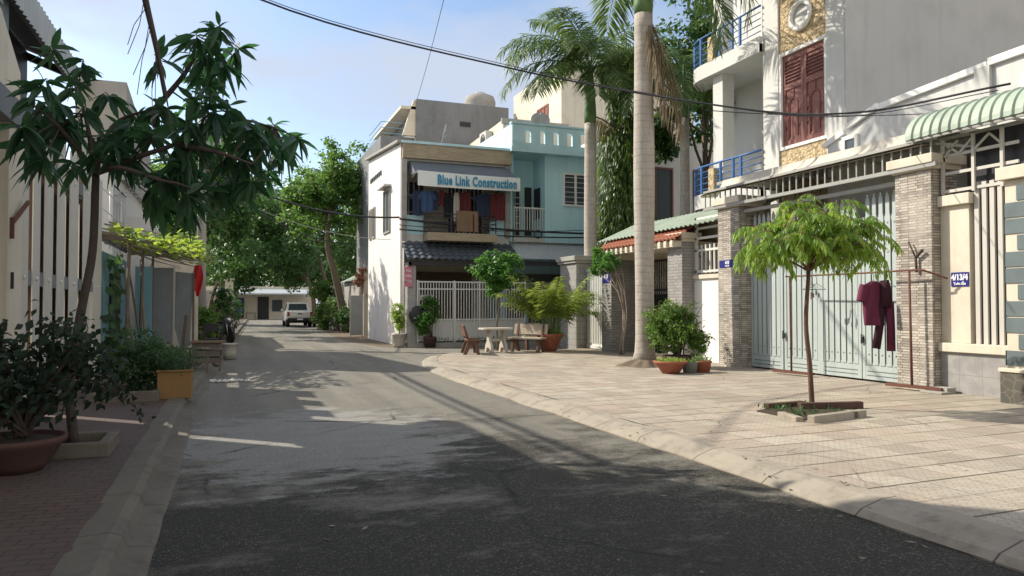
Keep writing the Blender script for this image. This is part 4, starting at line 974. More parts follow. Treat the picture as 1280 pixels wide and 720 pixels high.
for k in range(900):
    p = V(U(-2.4,-.6), U(16.9,23.0), 0); p.z = 3.1+.12*math.sin(p.y*3+p.x*2)+U(-.08,.12)-.12*(p.x+2.4)
    n = (Z+rv(.6)).normalized(); m.lq(p, (n.orthogonal()+rv(.4)).normalized(), U(.10,.22), U(.08,.18), n)
m.build('vine', M['vine'], t)
m = MB()
for k in range(90):
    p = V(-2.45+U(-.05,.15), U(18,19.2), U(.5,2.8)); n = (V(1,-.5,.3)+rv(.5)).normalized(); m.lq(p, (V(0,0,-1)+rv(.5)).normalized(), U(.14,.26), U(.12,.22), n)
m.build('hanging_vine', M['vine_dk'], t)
for k, (a, b, lb) in enumerate((((-2.0,19.0,.1),(-2.35,19.6,2.5),'pale bamboo pole leaning at the mango side of the blue shed'), ((-1.9,19.6,.1),(-2.3,20.2,2.4),'dark bamboo pole leaning in the middle of the shed opening'), ((-1.85,20.1,.1),(-2.1,20.7,2.7),'long bamboo pole leaning beside the open blue door'))):
    m = MB(); m.tube([a, Vector(a).lerp(Vector(b),.5)+rv(.02), b], [.03,.027,.02], 6); tag(m.build('bamboo_pole', M['twig'] if k != 1 else M['plank']), lb, 'pole', 'poles leaning against the shed')

# utility pole and cables
t = thing('utility_pole', 'old grey concrete utility pole with tangled cables beside the vine roof', 'utility pole', (-1.0, 30, 0))
m = MB(); m.tube([(-1.0,30,0),(-1.0,30,8.8)], [.19,.13], 12); m.build('pole', M['concrete_lt'], t)
m = MB(); m.box(-1.7, -.3, 29.9, 30.0, 7.6, 7.7); m.box(-1.5,-.5,29.88,29.98,6.6,6.68); m.build('crossarm', M['grille'], t)
m = MB()
for x in (-1.6,-1.3,-.7,-.4): m.lathe((x,29.95,7.7), [(.03,0),(.05,.05),(.03,.08),(.05,.12),(.02,.16)], 8)
m.build('insulator', M['white'], t)
m = MB(); m.box(-1.2,-.85,29.72,29.86,5.6,6.1); m.build('junction_box', M['grille'], t)
m = MB()
for k in range(9):
    c = V(-1.0+U(-.15,.15), 29.9, 6.3+U(-.5,.6)); r_ = U(.2,.5); m.tube([c+V(r_*math.cos(a)*U(.8,1.2), U(-.12,.12), r_*math.sin(a)) for a in [i*.5 for i in range(13)]], .014, 4)
m.build('cable_loop', M['dark'], t)
def wire(label, pts, r=.018, mat='dark', name='overhead_cable', grp='overhead cables'):
    m = MB(); m.tube(pts, r, 6); tag(m.build(name, M[mat]), label, 'cable', grp)
A_ = (-1.0, 29.9, 6.8)
wire('thick black cable bundle sagging from the utility pole to the shop house corner', sag(A_, (6.0,27.7,4.9), .55), .035)
wire('black cable bundle crossing in front of the aqua wall', sag((6.0,27.7,4.85), (14.6,27.5,4.55), .12), .04)
wire('second black cable running along the foot of the aqua wall', sag((6.0,27.72,4.45), (14.6,27.55,4.4), .1), .028)
wire('thin black cable across the aqua wall above the lean-to', sag((6.0,27.74,4.62), (14.6,27.6,4.75), .16), .014)
wire('thin pale drop wire from the utility pole to the white side wall', sag((-1.0,29.9,6.2), (6.05,29.5,4.2), .5), .012, 'grille')
wire('slack cable between the utility pole and the far tree', sag((-1.0,30,6.6), (6.6,44,5.2), .7), .03)
wire('street cable bundle strung high over the yard behind the white slatted gate', sag((-3.6,28.6,8.0), (-4.4,10.9,8.45), .3), .055)
wire('thinner street cable strung beside the bundle over the yard', sag((-3.9,28.6,8.0), (-4.9,10.9,8.7), .25), .035)
pts = curve([(-4.2,14.5,9.4),(.44,16,7.9),(6.38,17,7.43),(10.1,13.5,5.95),(11.4,11.2,5.35),(12.3,8.6,5.3)], 8)
wire('thick black cable swooping across the sky to the parapet wall', pts, .022)
wire('thin black cable beside the thick one across the sky', [p+V(.05,.25,.06+.10*math.sin(i*.12)) for i, p in enumerate(pts)], .009)
wire('thin wire along the pale parapet wall above the canopy', sag((7.6,10.6,4.9),(12.2,9.6,5.05),.08), .008)
wire('single thin wire rising steeply from the grey concrete house', sag((9.2,38.2,12.5),(6.0,20,12.0),.2), .012)
for k in range(4):
    wire(['pale wire slanting up to the top of the utility pole','pale wire crossing behind the mango leaves to the utility pole','grey wire slanting low to the utility pole','curled grey wire hanging near the utility pole'][k], sag((-1.0,29.9,6.0+.4*k), (-3.0,23.0+k,4.6+.25*k), .15+.1*k), .012, 'grille')
m = MB(); m.tube([(11.6+.16*math.cos(a),27.45,4.42+.16*math.sin(a)) for a in [i*.4 for i in range(17)]], .022, 6); tag(m.build('cable_coil', M['dark']), 'coil of spare cable hanging on the wires before the aqua wall', 'cable')

# ------------------------------------------------------------------ vegetation builders
def foliage(m, clumps, leaf, n, sub=9, flat=.0, wl=.55, down=.25):
    for (cx, cy, cz, r) in clumps:
        c = V(cx, cy, cz); subs = [c+V(*(rv(r*U(.45,1.0)))) for _ in range(sub)]
        for s_ in subs:
            o_ = (s_-c).normalized(); rs = r*U(.24,.42)
            for _ in range(int(n/sub)):
                g = V(rnd.gauss(0,1), rnd.gauss(0,1), rnd.gauss(0,.75))*rs*.55; p = s_+g
                nr = (o_*.5+Z*.55+rv(.75)).normalized(); d = (nr.orthogonal().normalized()*math.cos(_)+nr.cross(nr.orthogonal().normalized())*math.sin(_)); d = (d-Z*down+o_*.2).normalized()
                L_ = leaf*U(.7,1.3); m.lq(p, d, L_, L_*wl, nr)
def limb(m, a, b, r0, r1, n=7, wob=.06):
    a = Vector(a); b = Vector(b); l = (b-a).length; k = 5
    m.tube([a.lerp(b, i/k)+(rv(wob*l*.5) if 0 < i < k else V(0,0,0))+Z*(.06*l*math.sin(math.pi*i/k)) for i in range(k+1)], [r0+(r1-r0)*i/k for i in range(k+1)], n)
def tree(name, label, path, r0, clumps, lm, leaf, n, bark='bark', group=None, sub=9, limbs=None, cat='tree'):
    base = path[0]; t = thing(name, label, cat, base, 0, group); m = MB()
    k = len(path); m.tube(curve(path, 4), [r0*(1.25-.25*min(1,i/3))*(1-.55*i/((k-1)*4)) for i in range((k-1)*4+1)], 9)
    top = Vector(path[-1]); mid = Vector(path[-2]) if k > 2 else top
    for c in clumps[:limbs or 12]: limb(m, top if rnd.random() < .7 else mid.lerp(top,.6), V(*c[:3])-V(0,0,c[3]*.3), r0*.32, r0*.06, 6)
    m.build('trunk', M[bark], t); m = MB(); foliage(m, clumps, leaf, n, sub); m.build('crown', M[lm], t); return t
def ball(c, r, n, rr, sq=.8):
    return [(c[0]+p.x*r[0], c[1]+p.y*r[1], c[2]+p.z*r[2], rr*U(.75,1.25)) for p in [rv(U(.25,1.0)) for _ in range(n)]]

# trees at the end of the street
rnd.seed(21)
tree('street_tree', 'large leaning street tree arching over the parked pickup truck', [(6.5,44.5,0),(6.1,44.4,2.0),(5.7,44.2,3.6),(5.3,44.2,5.2),(5.5,44.5,7.0)], .26, ball((6.2,45.5,8.7),(2.3,2.6,2.8),32,1.0)+ball((4.2,44,7.6),(1.3,2,1.6),10,.9)+ball((8.0,46,7.2),(.8,2,1.6),8,.85), 'treeleaf', .24, 330)
tree('street_tree', 'dense dark tree behind the utility pole at the street side', [(-1.6,38,0),(-1.5,38,2.5),(-1.2,38.3,5)], .2, ball((-.9,38.5,7.0),(1.7,3,3.0),26,1.0)+ball((.3,40,5.2),(.9,2.2,1.6),9,.85), 'treeleaf_dk', .23, 330)
tree('street_tree', 'broad dark tree spreading over the far end of the street', [(-.6,54,0),(-.4,54,3),(.4,54.3,6)], .26, ball((1.6,55,7.8),(3.2,4,2.8),36,1.35)+ball((2.4,53,5.0),(2.4,2,1.0),10,1.0), 'treeleaf_dk', .30, 330)
tree('street_tree', 'mid green tree filling the gap above the far low house', [(8.6,68,0),(8.2,68,3),(7.4,68,6)], .28, ball((6.0,69,9.0),(4.2,4,4.2),34,1.7), 'treeleaf_dk', .36, 320)
tree('street_tree', 'tall tree rising far behind the low white house', [(1.0,102,0),(1.0,102,5),(1.2,102,9)], .4, ball((2.0,103,11),(8,5,6),38,2.6), 'treeleaf', .5, 330)
tree('street_tree', 'tree far back showing between the big tree and the white wall', [(12.0,74,0),(11.8,74,4),(11,74,7)], .3, ball((11,75,7.5),(3.5,4,4.0),24,1.7), 'treeleaf_dk', .36, 300)
tree('street_tree', 'far tree beyond the dark ones on the utility pole side', [(-5,66,0),(-5,66,4),(-5,66,7)], .3, ball((-4,67,9),(4.5,4,5),30,1.8), 'treeleaf', .38, 300)
for k in range(9):
    x = -16+k*4.6+U(-1,1); y = 98+U(-2,3)
    tree('street_tree', ['dense tree in the row far behind the low white house','darker tree in the row far behind the low white house','light tree in the row far behind the low white house'][k%3], [(x,y,0),(x,y,2),(x+.3,y,4)], .25, ball((x,y,5.0),(2.6,2,3.6),22,1.6), ['treeleaf_dk','treeleaf_dk','treeleaf'][k%3], .38, 260, group='tree row behind the far house')
tree('street_tree', 'low dark tree leaning over the pavement near the pale yellow post', [(-1.2,48,0),(-1.0,48,2),(-.4,48,3.6)], .16, ball((.1,48.5,4.2),(1.6,2.6,1.5),22,.9), 'treeleaf_dk', .24, 330)
tree('street_tree', 'shady tree behind the pickup truck reaching over the road', [(6.6,63,0),(6.4,63,2.5),(5.6,63,4.5)], .22, ball((4.6,63.5,5.6),(2.8,3,1.7),26,1.15), 'treeleaf_dk', .28, 320)
# bushes before the big tree
for c, r, lb, lm in (((5.75,48.5,.9),.95,'bright yellow green bush beside the motorbike and pickup','shrub'), ((6.15,46.0,1.2),1.1,'taller leafy bush under the leaning tree trunk','treeleaf'), ((6.35,43.0,.95),.9,'dark low bush next to the grey sheet gate','treeleaf_dk'), ((5.7,50,2.6),1.1,'loose green shrub rising behind the motorbike','shrub')):
    t = thing('bush', lb, 'bush', (c[0],c[1],0), 0, 'bushes beside the far road'); m = MB()
    for _ in range(6): limb(m, (c[0]+U(-.2,.2),c[1]+U(-.2,.2),0), V(*c)+rv(r*.7), .04, .012, 5)
    m.build('stem', M['bark'], t); m = MB(); foliage(m, ball(c,(r*.55,r*.7,r*.75),9,r*.5), .17, 260); m.build('foliage', M[lm], t)
t = thing('bush', 'tall dry brown creeper standing on top of the grey sheet gate', 'bush', (6.45,38.4,0)); m = MB()
for _ in range(14): m.tube([(6.35+U(-.2,.25),38.2+U(-.3,.3),1.9),(6.4+U(-.25,.3),38.3+U(-.3,.3),3.2+U(-.5,.9))], [.02,.006], 4)
m.tube([(6.55,38.5,0),(6.5,38.4,2.2)], .04, 5); m.build('stem', M['twig'], t)
m = MB(); foliage(m, ball((6.4,38.3,3.0),(.25,.4,.85),10,.26), .13, 150); m.build('foliage', M['drybrown'], t)
t = thing('sheet_gate', 'plain blue grey sheet metal gate beside the white side wall', 'gate', (6.2, 37.2, 0))
m = MB(); m.box(5.62, 6.2, 37.2, 37.24, .08, 2.05); m.build('sheet', M['sheet_grey'], t); m = MB(); m.box(5.58,5.64,37.18,37.26,0,2.1); m.box(6.18,6.24,37.18,37.26,0,2.1); m.build('post', M['grille'], t)
t = thing('fence_wall', 'grey garden wall with a green sheet top behind the leaning tree', 'wall', (6.9, 42, 0))
m = MB(); m.box(6.55, 6.7, 38.2, 56, 0, 2.9); m.box(6.4,6.75,38.0,38.2,0,3.4); m.build('wall', M['concrete_lt'], t); m = MB(); corrugated(m,(6.3,38.3,2.95),(6.3,46,2.95),(7.6,46,3.6),(7.6,38.3,3.6),30,.02); m.build('sheet_roof', M['sheet_green'], t)
# far house across the street end
t = thing('far_house', 'low white house with a pale awning closing the end of the street', 'house', (3, 88, 0))
m = MB(); m.box(-2.5, 9, 88, 95, 0, 3.7); m.build('wall', M['cream'], t)
m = MB(); m.prism([(-1.6,85.6,2.75),(-1.6,88,3.3),(-1.6,88,3.45),(-1.6,85.6,2.9)], (10,0,0)); m.build('awning', M['sheet_pale'], t)
m = MB(); m.box(2.95, 4.15, 87.9, 87.97, 0, 2.55); m.build('door', M['dark'], t); m = MB(); m.box(.6, 1.5, 87.9, 87.97, .2, 2.4); m.build('window', M['dark'], t); m = MB(); m.box(4.5, 5.6, 87.9, 87.97, .9, 2.2); m.build('window', M['shutgrey'], t)
m = MB(); m.box(-14, -1.6, 86.5, 86.8, 0, 3.2); tag(m.build('boundary_wall', M['concrete_lt']), 'dull grey boundary wall beside the far low house', 'wall')

# mango tree
rnd.seed(5)
t = thing('mango_tree', 'slim mango tree with long dark drooping leaves growing in the concrete square', 'tree', (-1.45, 8.6, .1))
m = MB(); fork = V(-1.28,8.5,2.9)
m.tube(curve([(-1.45,8.6,.1),(-1.5,8.6,.75),(-1.40,8.55,1.5),(-1.30,8.5,2.1),fork], 5), [.048-.0006*i for i in range(21)], 10)
def ctl(px, py, y): return at_y(px, py, y)
limbs_ = [[fork, ctl(100,190,8.5), ctl(75,160,8.3), ctl(40,130,8.2)], [fork, ctl(128,180,8.6), ctl(150,150,8.9), ctl(195,135,8.8)],
          [fork, ctl(160,200,8.2), ctl(220,180,8.0), ctl(290,150,8.2), ctl(345,160,8.5)], [ctl(195,135,8.8), ctl(225,100,8.8), ctl(245,70,8.7), ctl(268,35,8.6)],
          [fork, ctl(150,210,8.0), ctl(200,225,7.8), ctl(225,230,7.7)], [fork, ctl(110,160,8.9), ctl(100,120,9.1)], [ctl(220,180,8.0), ctl(270,190,7.7), ctl(315,205,7.6)]]
nodes = []
for lp in limbs_:
    pts = curve(lp, 5); m.tube(pts, [.034-.024*i/(len(pts)-1) for i in range(len(pts))], 7); nodes += pts[2:]
wh = [(32,118),(45,140),(60,165),(28,160),(75,125),(62,60),(95,100),(110,135),(85,180),(120,165),(50,195),(95,200),(140,180),(160,150),(132,118),(105,75),(150,195),(175,140),(195,130),(215,150),(240,125),(250,90),(262,38),(280,35),(242,62),(258,112),(290,125),(300,60),(312,145),(345,160),(370,170),(330,185),(300,175),(270,160),(232,180),(205,200),(225,225),(200,235),(245,215),(310,205),(292,200),(193,65),(355,190),(265,75),(285,80),(60,100),(80,150),(170,190),(210,130),(235,150),(280,170),(325,160),(40,180),(115,190),(250,45),(255,140),(190,170),(222,165),(275,140),(300,155),(320,175),(340,175),(240,195),(215,215),(235,230),(262,185),(180,160),(150,165),(92,160),(70,145),(55,125),(285,185),(295,215),(318,222),(335,215),(300,235),(280,230),(210,255),(235,245),(195,250),(250,235),(350,175),(360,185),(228,205),(265,100),(272,60),(258,70),(240,262),(222,250)]
lm_ = MB()
for (px, py) in wh:
    if rnd.random() < .04: continue
    c = ctl(px+U(-6,6), py+U(-6,6), 8.5+U(-.75,.75)); q = min(nodes, key=lambda n_: (n_-c).length)
    m.tube([q, q.lerp(c,.5)+rv(.03), c], [.010,.008,.005], 5)
    ax = ((c-q).normalized()+Z*.3).normalized(); u_ = ax.orthogonal().normalized(); v_ = ax.cross(u_)
    nl = rnd.randint(11, 16)
    for i in range(nl):
        a = i*2.4+U(-.3,.3); out = u_*math.cos(a)+v_*math.sin(a); d = (out*U(.6,1)+ax*U(-.1,.6)-Z*U(.1,.95)).normalized()
        p = c-ax*U(0,.12); L_ = U(.17,.34); lm_.leaf(p, d, L_, L_*U(.24,.31), U(.1,.5), 3, (Z*.6+rv(.6)).normalized(), .22)
m.build('trunk', M['bark_dk'], t); lm_.build('crown', M['mango'], t)
t = thing('tree_surround', 'square concrete kerb round the foot of the mango trunk', 'planter', (-1.4, 8.35, .12))
m = MB(); o = m
for a in ((-1.78,-1.06,7.98,8.08),(-1.78,-1.06,8.66,8.76),(-1.78,-1.68,8.082,8.658),(-1.16,-1.06,8.082,8.658)): m.box(a[0],a[1],a[2],a[3],.10,.25)
m.build('kerb_frame', M['kerb_old'], t, .012); m = MB(); m.box(-1.68,-1.16,8.08,8.66,.1,.16); m.build('soil', M['soil'], t)
# potted dark bush
t = thing('potted_bush', 'dark round leaved bush in a wide terracotta bowl on the red pavers', 'potted plant', (-1.72, 7.55, .12))
m = MB(); m.lathe((-1.72,7.55,.12), [(.20,0),(.26,.07),(.35,.22),(.39,.255),(.39,.295),(.36,.295),(.34,.26)], 32); m.build('pot', M['terracotta_dk'], t)
m = MB(); m.lathe((-1.72,7.55,.37), [(.35,0),(.2,.02),(0,.03)], 20); m.build('soil', M['soil'], t)
m = MB(); f = MB()
for k in range(40):
    top = V(-1.56+U(-.5,.50), 7.7+U(-.55,.5), U(.70,1.28)); top.x += (top.z-.9)*.1
    limb(m, (-1.66+U(-.05,.05),7.56+U(-.05,.05),.42), top, .022, .005, 5, .05)
    for j in range(42):
        p = top+V(rnd.gauss(0,.13), rnd.gauss(0,.13), rnd.gauss(0,.12)); n_ = (Z*.5+V(.2,-.5,0)+rv(.9)).normalized(); s_ = U(.06,.10); f.leaf(p, (n_.orthogonal()+rv(.5)).normalized(), s_, s_*.75, .25, 1, n_, .2)
for k, (dx, dz) in enumerate(((.75,-.15),(.82,-.32),(.68,.1),(-.5,.1))):
    a = V(-1.35,7.7,.95); b = V(-1.55+dx,7.65,.85+dz); m.tube([a, a.lerp(b,.6)+Z*.08, b], [.008,.006,.004], 4)
    for j in range(16): p = a.lerp(b, U(.4,1.05))+rv(.05); n_ = (Z+rv(.8)).normalized(); f.leaf(p, (rv(.6)-Z*.4).normalized(), .06, .045, .2, 1, n_)
m.build('stem', M['bark_dk'], t); f.build('foliage', M['bush_dk'], t)
# hedge planter, ochre box
t = thing('planter_bed', 'dense dark green plants behind a low grey concrete edging', 'planter', (-1.4, 13.2, .12))
m = MB(); m.box(-1.95,-.98,12.3,12.42,.11,.27); m.box(-1.08,-.98,12.42,14.2,.11,.27); m.build('edging', M['kerb_old'], t, .01)
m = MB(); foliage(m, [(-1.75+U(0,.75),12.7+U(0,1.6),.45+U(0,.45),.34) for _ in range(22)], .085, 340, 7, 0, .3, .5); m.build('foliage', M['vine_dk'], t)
m = MB(); m.box(-1.95,-1.08,12.42,14.2,.11,.2); m.build('soil', M['soil'], t)
t = thing('planter_box', 'ochre square planter box full of fine green fern', 'planter', (-.8, 12.75, .12))
m = MB(); x0,x1,y0,y1=-1.02,-.54,12.5,13.05
for a in ((x0,x1,y0,y0+.03),(x0,x1,y1-.03,y1),(x0,x0+.03,y0+.031,y1-.031),(x1-.03,x1,y0+.031,y1-.031)): m.box(*a,.12,.53)
m.box(x0-.02,x1+.02,y0-.02,y0+.03,.531,.56); m.box(x1-.03,x1+.02,y0+.031,y1,.531,.56); m.box(x0-.02,x0+.03,y0+.031,y1,.531,.56); m.build('box', M['ochre'], t, .006)
m = MB(); m.box(x0+.03,x1-.03,y0+.03,y1-.03,.3,.5); m.build('soil', M['soil'], t)
m = MB()
for k in range(240):
    p = V(U(x0,x1),U(y0,y1),.5); d = (Z+rv(.8)).normalized(); d.z = abs(d.z)
    for j in range(7): q_ = p+d*(.07*j); m.lq(q_, (rv(.8)+d*.3).normalized(), .06, .018, (Z+rv(.4)).normalized())
m.build('fern', M['vine_dk'], t)
# bench of planks, bucket
t = thing('plank_bench', 'rickety wooden bench of grey planks on the kerb', 'bench', (-.55, 18, .1))
m = MB()
bq = Matrix.Rotation(R(52),3,'Z')
for i in range(4): m.obox(V(-.62,18.0,.60)+bq @ V(-.24+i*.14,0,-.012*i), .12, 1.05, .035, bq)
m.build('seat', M['plank'], t)
for x, y in ((-.22,-.42),(.2,-.42),(-.22,.42),(.2,.42)):
    m = MB(); a = V(-.62,18.0,.58)+bq @ V(x,y,0); m.beam((a.x-.03,a.y,.08), a, .05, .05); m.build('leg', M['plank'], t)
m = MB(); m.beam((-.98,17.7,.1),(-.86,17.6,1.35),.07,.08); m.build('back_post', M['plank'], t)
t = thing('crate', 'dark slatted crate with a board on top behind the plank bench', 'crate', (-.5, 20.2, .1))
m = MB()
for z in (.12,.30,.48): m.box(-.85,-.2,19.9,19.93,z,z+.13); m.box(-.85,-.2,20.47,20.5,z,z+.13); m.box(-.85,-.82,19.93,20.47,z,z+.13); m.box(-.23,-.2,19.93,20.47,z,z+.13)
m.build('slat', M['plank'], t); m = MB(); m.box(-.9,-.1,19.85,20.5,.62,.66); m.build('board', M['wood'], t)
t = thing('chair', 'old dark chair standing beside the motorbike and bucket', 'chair', (-.5, 24.2, .1))
m = MB(); m.box(-.75,-.3,24.0,24.42,.52,.56); m.build('seat', M['dark'], t)
for x in (-.73,-.34):
    for y in (24.02,24.38): m = MB(); m.box(x,x+.035,y,y+.035,.1,.519 if y < 24.2 else 1.02); m.build('leg', M['dark'], t)
m = MB(); m.box(-.69,-.345,24.385,24.41,.75,1.0); m.build('backrest', M['dark'], t)
t = thing('bucket', 'dirty white paint bucket at the road edge', 'bucket', (.02, 22.7, .03))
m = MB(); m.lathe((.02,22.7,.03), [(.17,0),(.19,.2),(.20,.4),(.215,.405),(.215,.44),(.195,.44),(.18,.2)], 22); m.build('tub', M['bucket'], t)
m = MB(); m.tube([(.02+.21*math.cos(a),22.7,.45+.0*a-.16*math.sin(a)) for a in [i*math.pi/10 for i in range(11)]], .007, 5); m.build('handle', M['dark'], t)
m = MB()
for k in range(46): m.lathe((-.35+U(0,.75),16.15+U(-.18,.18)+.0,.01), [(U(.02,.05),0),(U(.03,.05),.02),(0,U(.03,.06))], 6)
tag(m.build('rubble', M['white']), 'small scatter of white plaster rubble at the gutter', 'rubble', None, 'stuff')
m = MB(); z0=2.72
m.smooth = True; m.grid(lambda u, v: (-.86+(u-.5)*.25*(.35+.75*math.sin(math.pi*min(1,.15+v*.9))), 23.2+.06*math.sin(u*8+v*5), z0-.9*v), 10, 12); m.grid(lambda u, v: (-.86+(u-.5)*.25*(.35+.75*math.sin(math.pi*min(1,.15+v*.9))), 23.26+.06*math.sin(u*8+v*5), z0-.9*v), 10, 12)
o = tag(m.build('hanging_cloth', M['redcloth']), 'bright red cloth hanging from the tip of the vine roof', 'cloth')
t = thing('wall_post', 'pale yellow concrete gate post far along the street', 'post', (.1, 46, 0))
m = MB(); m.box(-.25,.2,45.8,46.2,0,3.0); m.build('shaft', M['cream'], t); m = MB(); m.box(-.32,.27,45.73,46.27,3.0,3.12); m.build('cap', M['cream'], t)
for c, r, lb, lm in (((-.75,27,1.0),.75,'leafy shrub on the pavement below the red cloth','shrub'), ((-.3,33,1.5),.8,'tall thin green shrub beyond the utility pole','vine_dk'), ((.1,39,1.0),.9,'dark shrub by the pale yellow gate post','treeleaf_dk')):
    t = thing('bush', lb, 'bush', (c[0],c[1],.1), 0, 'bushes on the pole side of the street'); m = MB()
    for _ in range(5): limb(m, (c[0]+U(-.15,.15),c[1]+U(-.15,.15),.1), V(*c)+rv(r*.6), .03, .01, 5)
    m.build('stem', M['bark'], t); m = MB(); foliage(m, ball(c,(r*.5,r*.6,r*.95),10,r*.42), .12, 170); m.build('foliage', M[lm], t)
# palm whose frond hangs into the top of the view
def frond(m, ml, org, az, e0, length, droop, lf, wl=.035, npair=58, hang=.5, start=.14, r0=.035, plum=.35):
    org = Vector(org); p = org.copy(); pts = [p.copy()]; N = 24; h = V(math.cos(az), math.sin(az), 0); dirs = []
    for i in range(N):
        t_ = i/N; e = e0-droop*t_**1.25; d = h*math.cos(e)+Z*math.sin(e); p = p+d*(length/N); pts.append(p.copy()); dirs.append(d)
    dirs.append(dirs[-1]); m.tube(pts, [r0*(1-.85*i/N) for i in range(N+1)], 6)
    for k in range(npair):
        t_ = start+(1-start)*(k+.5)/npair; f_ = t_*N; i = min(N-1, int(f_)); q = pts[i].lerp(pts[i+1], f_-i); d = dirs[i]; sd = d.cross(Z); sd = sd.normalized() if sd.length > .05 else V(-h.y,h.x,0)
        up = sd.cross(d)
        for s_ in (-1, 1):
            l = lf*(.45+.75*math.sin(math.pi*min(1,.18+t_*.8)))*U(.8,1.1)
            dd = (sd*s_*U(.75,1)+d*U(.35,.75)+up*U(-plum,plum)-Z*U(0,.25)).normalized(); ml.leaf(q, dd, l, wl*U(.8,1.15), hang*U(.6,1.3), 2, (up+rv(.3)).normalized(), .15)
def palm(label, base, h, r0, r1, shaft, fr, matn='palmleaf', name='royal_palm', dry=0, lean=(0,0), bulge=.035, grp=None):
    t = thing(name, label, 'palm tree', base, 0, grp); b = Vector(base); m = MB(); N = 26
    pts = [b+V(lean[0]*(i/N)**1.5, lean[1]*(i/N)**1.5, h*i/N) for i in range(N+1)]
    m.tube(pts, [r0+(r1-r0)*(i/N)+bulge*math.exp(-((i/N-.55)/.22)**2)+.12*math.exp(-i*1.6) for i in range(N+1)], 18); m.build('trunk', M['palm_bark'], t)
    top = pts[-1]; m = MB(); m.tube([top, top+V(0,0,shaft*.15), top+V(0,0,shaft*.6), top+V(0,0,shaft)], [r1*.98,r1*1.08,r1*.8,r1*.45], 14); m.build('crownshaft', M['crownshaft'], t)
    org = top+V(0,0,shaft)
    for k, (az, e0, ln, dr) in enumerate(fr):
        isd = k >= len(fr)-dry; m = MB(); ml = MB(); frond(m, ml, org-V(0,0,.12 if not isd else shaft*.85), R(az), R(e0), ln, R(dr), .78 if not isd else .6, .05, 76, .40 if not isd else .9)
        b0 = len(m.v); m.v += ml.v; m.f += [[i+b0 for i in f_] for f_ in ml.f]; m.mi += [1]*len(ml.f); m.sm += ml.sm
        m.build('frond', [M['crownshaft'] if not isd else M['twig'], M['palmdry'] if isd else M[matn]], t)
    return t
rnd.seed(11)
palm('near royal palm with a thick pale ringed trunk and hanging dry frond', (9.45,15.7,SW), 8.6, .225, .225, 1.6,
     [(-150,62,3.6,80),(160,55,3.6,110),(110,60,3.6,100),(60,50,3.6,110),(15,60,3.5,100),(-30,45,3.5,120),(-75,55,3.5,110),(-110,70,3.4,70),(-35,15,3.8,125),(-5,5,3.6,120),(-65,25,3.8,130),(200,30,3.4,110),(-55,20,3.2,100),(80,25,3.3,100),(-24,-66,3.3,20),(-40,-74,2.8,12)], dry=2)
palm('slender royal palm with green crownshaft rising behind the white sheet gate', (11.9,23.4,0), 8.0, .225, .205, 2.0,
     [(165,58,3.9,115),(190,38,4.0,110),(215,62,3.8,105),(172,22,3.8,95),(150,60,3.7,120),(205,10,3.4,85),(235,45,3.6,110),(140,75,3.3,75),(95,50,3.3,105),(40,55,3.3,105),(-10,50,3.3,110),(-60,60,3.3,105),(-110,40,3.3,110),(-140,65,3.3,90),(178,12,3.0,85),(-90,5,2.9,80),(250,-10,2.6,60),(20,0,2.6,70)], dry=1, bulge=.015)
palm('thin royal palm growing beside the blue railed balcony', (14.35,21.2,0), 7.9, .17, .15, 1.3,
     [(165,60,3.6,125),(215,45,3.6,130),(260,40,3.6,135),(190,20,3.3,115),(235,25,3.5,125),(-70,30,3.4,130),(-95,10,3.2,105),(300,55,3.0,105),(120,55,3.0,110),(30,50,3.0,100),(-20,60,3.0,100),(200,15,2.8,90),(280,10,2.8,85),(-45,5,2.8,90)], 'palmleaf', bulge=.01)
ck = palm('coconut palm near the camera with one dark frond hanging into view', (-2.05,4.3,.12), 5.4, .16, .12, .4, [(160,50,3.0,110),(200,40,3.0,110),(240,50,3.0,110),(280,60,3.0,110)], 'bush_dk', 'coconut_palm', bulge=0)
m = MB(); ml = MB(); pth = curve([(-2.05,4.3,5.9),(-1.75,5.2,6.7),(-1.25,6.3,6.4),at_y(170,-60,7.0),at_y(182,0,7.15),at_y(196,62,7.25),at_y(207,122,7.3)], 8)
m.tube(pth, [.05-.032*i/(len(pth)-1) for i in range(len(pth))], 7)
for i in range(6, len(pth)-27):
    for s_ in (-1, 1):
        for q in range(2): ml.leaf(pth[i].lerp(pth[i+1], q*.5), (V(s_*U(.3,.7),U(-.2,.2),0)-Z*U(.6,1)).normalized(), U(.25,.42), .03, .6, 3, V(0,-1,.2))
for k in range(9):
    a = pth[rnd.randint(30, 40)]; b = a+V(U(-.16,.16),U(-.1,.1),-U(.3,.9)); m.tube([a, a.lerp(b,.5)+V(U(-.03,.03),0,0), b], .004, 3, False)
b0 = len(m.v); m.v += ml.v; m.f += [[i+b0 for i in f_] for f_ in ml.f]; m.mi += [1]*len(ml.f); m.sm += ml.sm; m.build('frond', [M['bark_dk'], M['bush_dk']], ck)
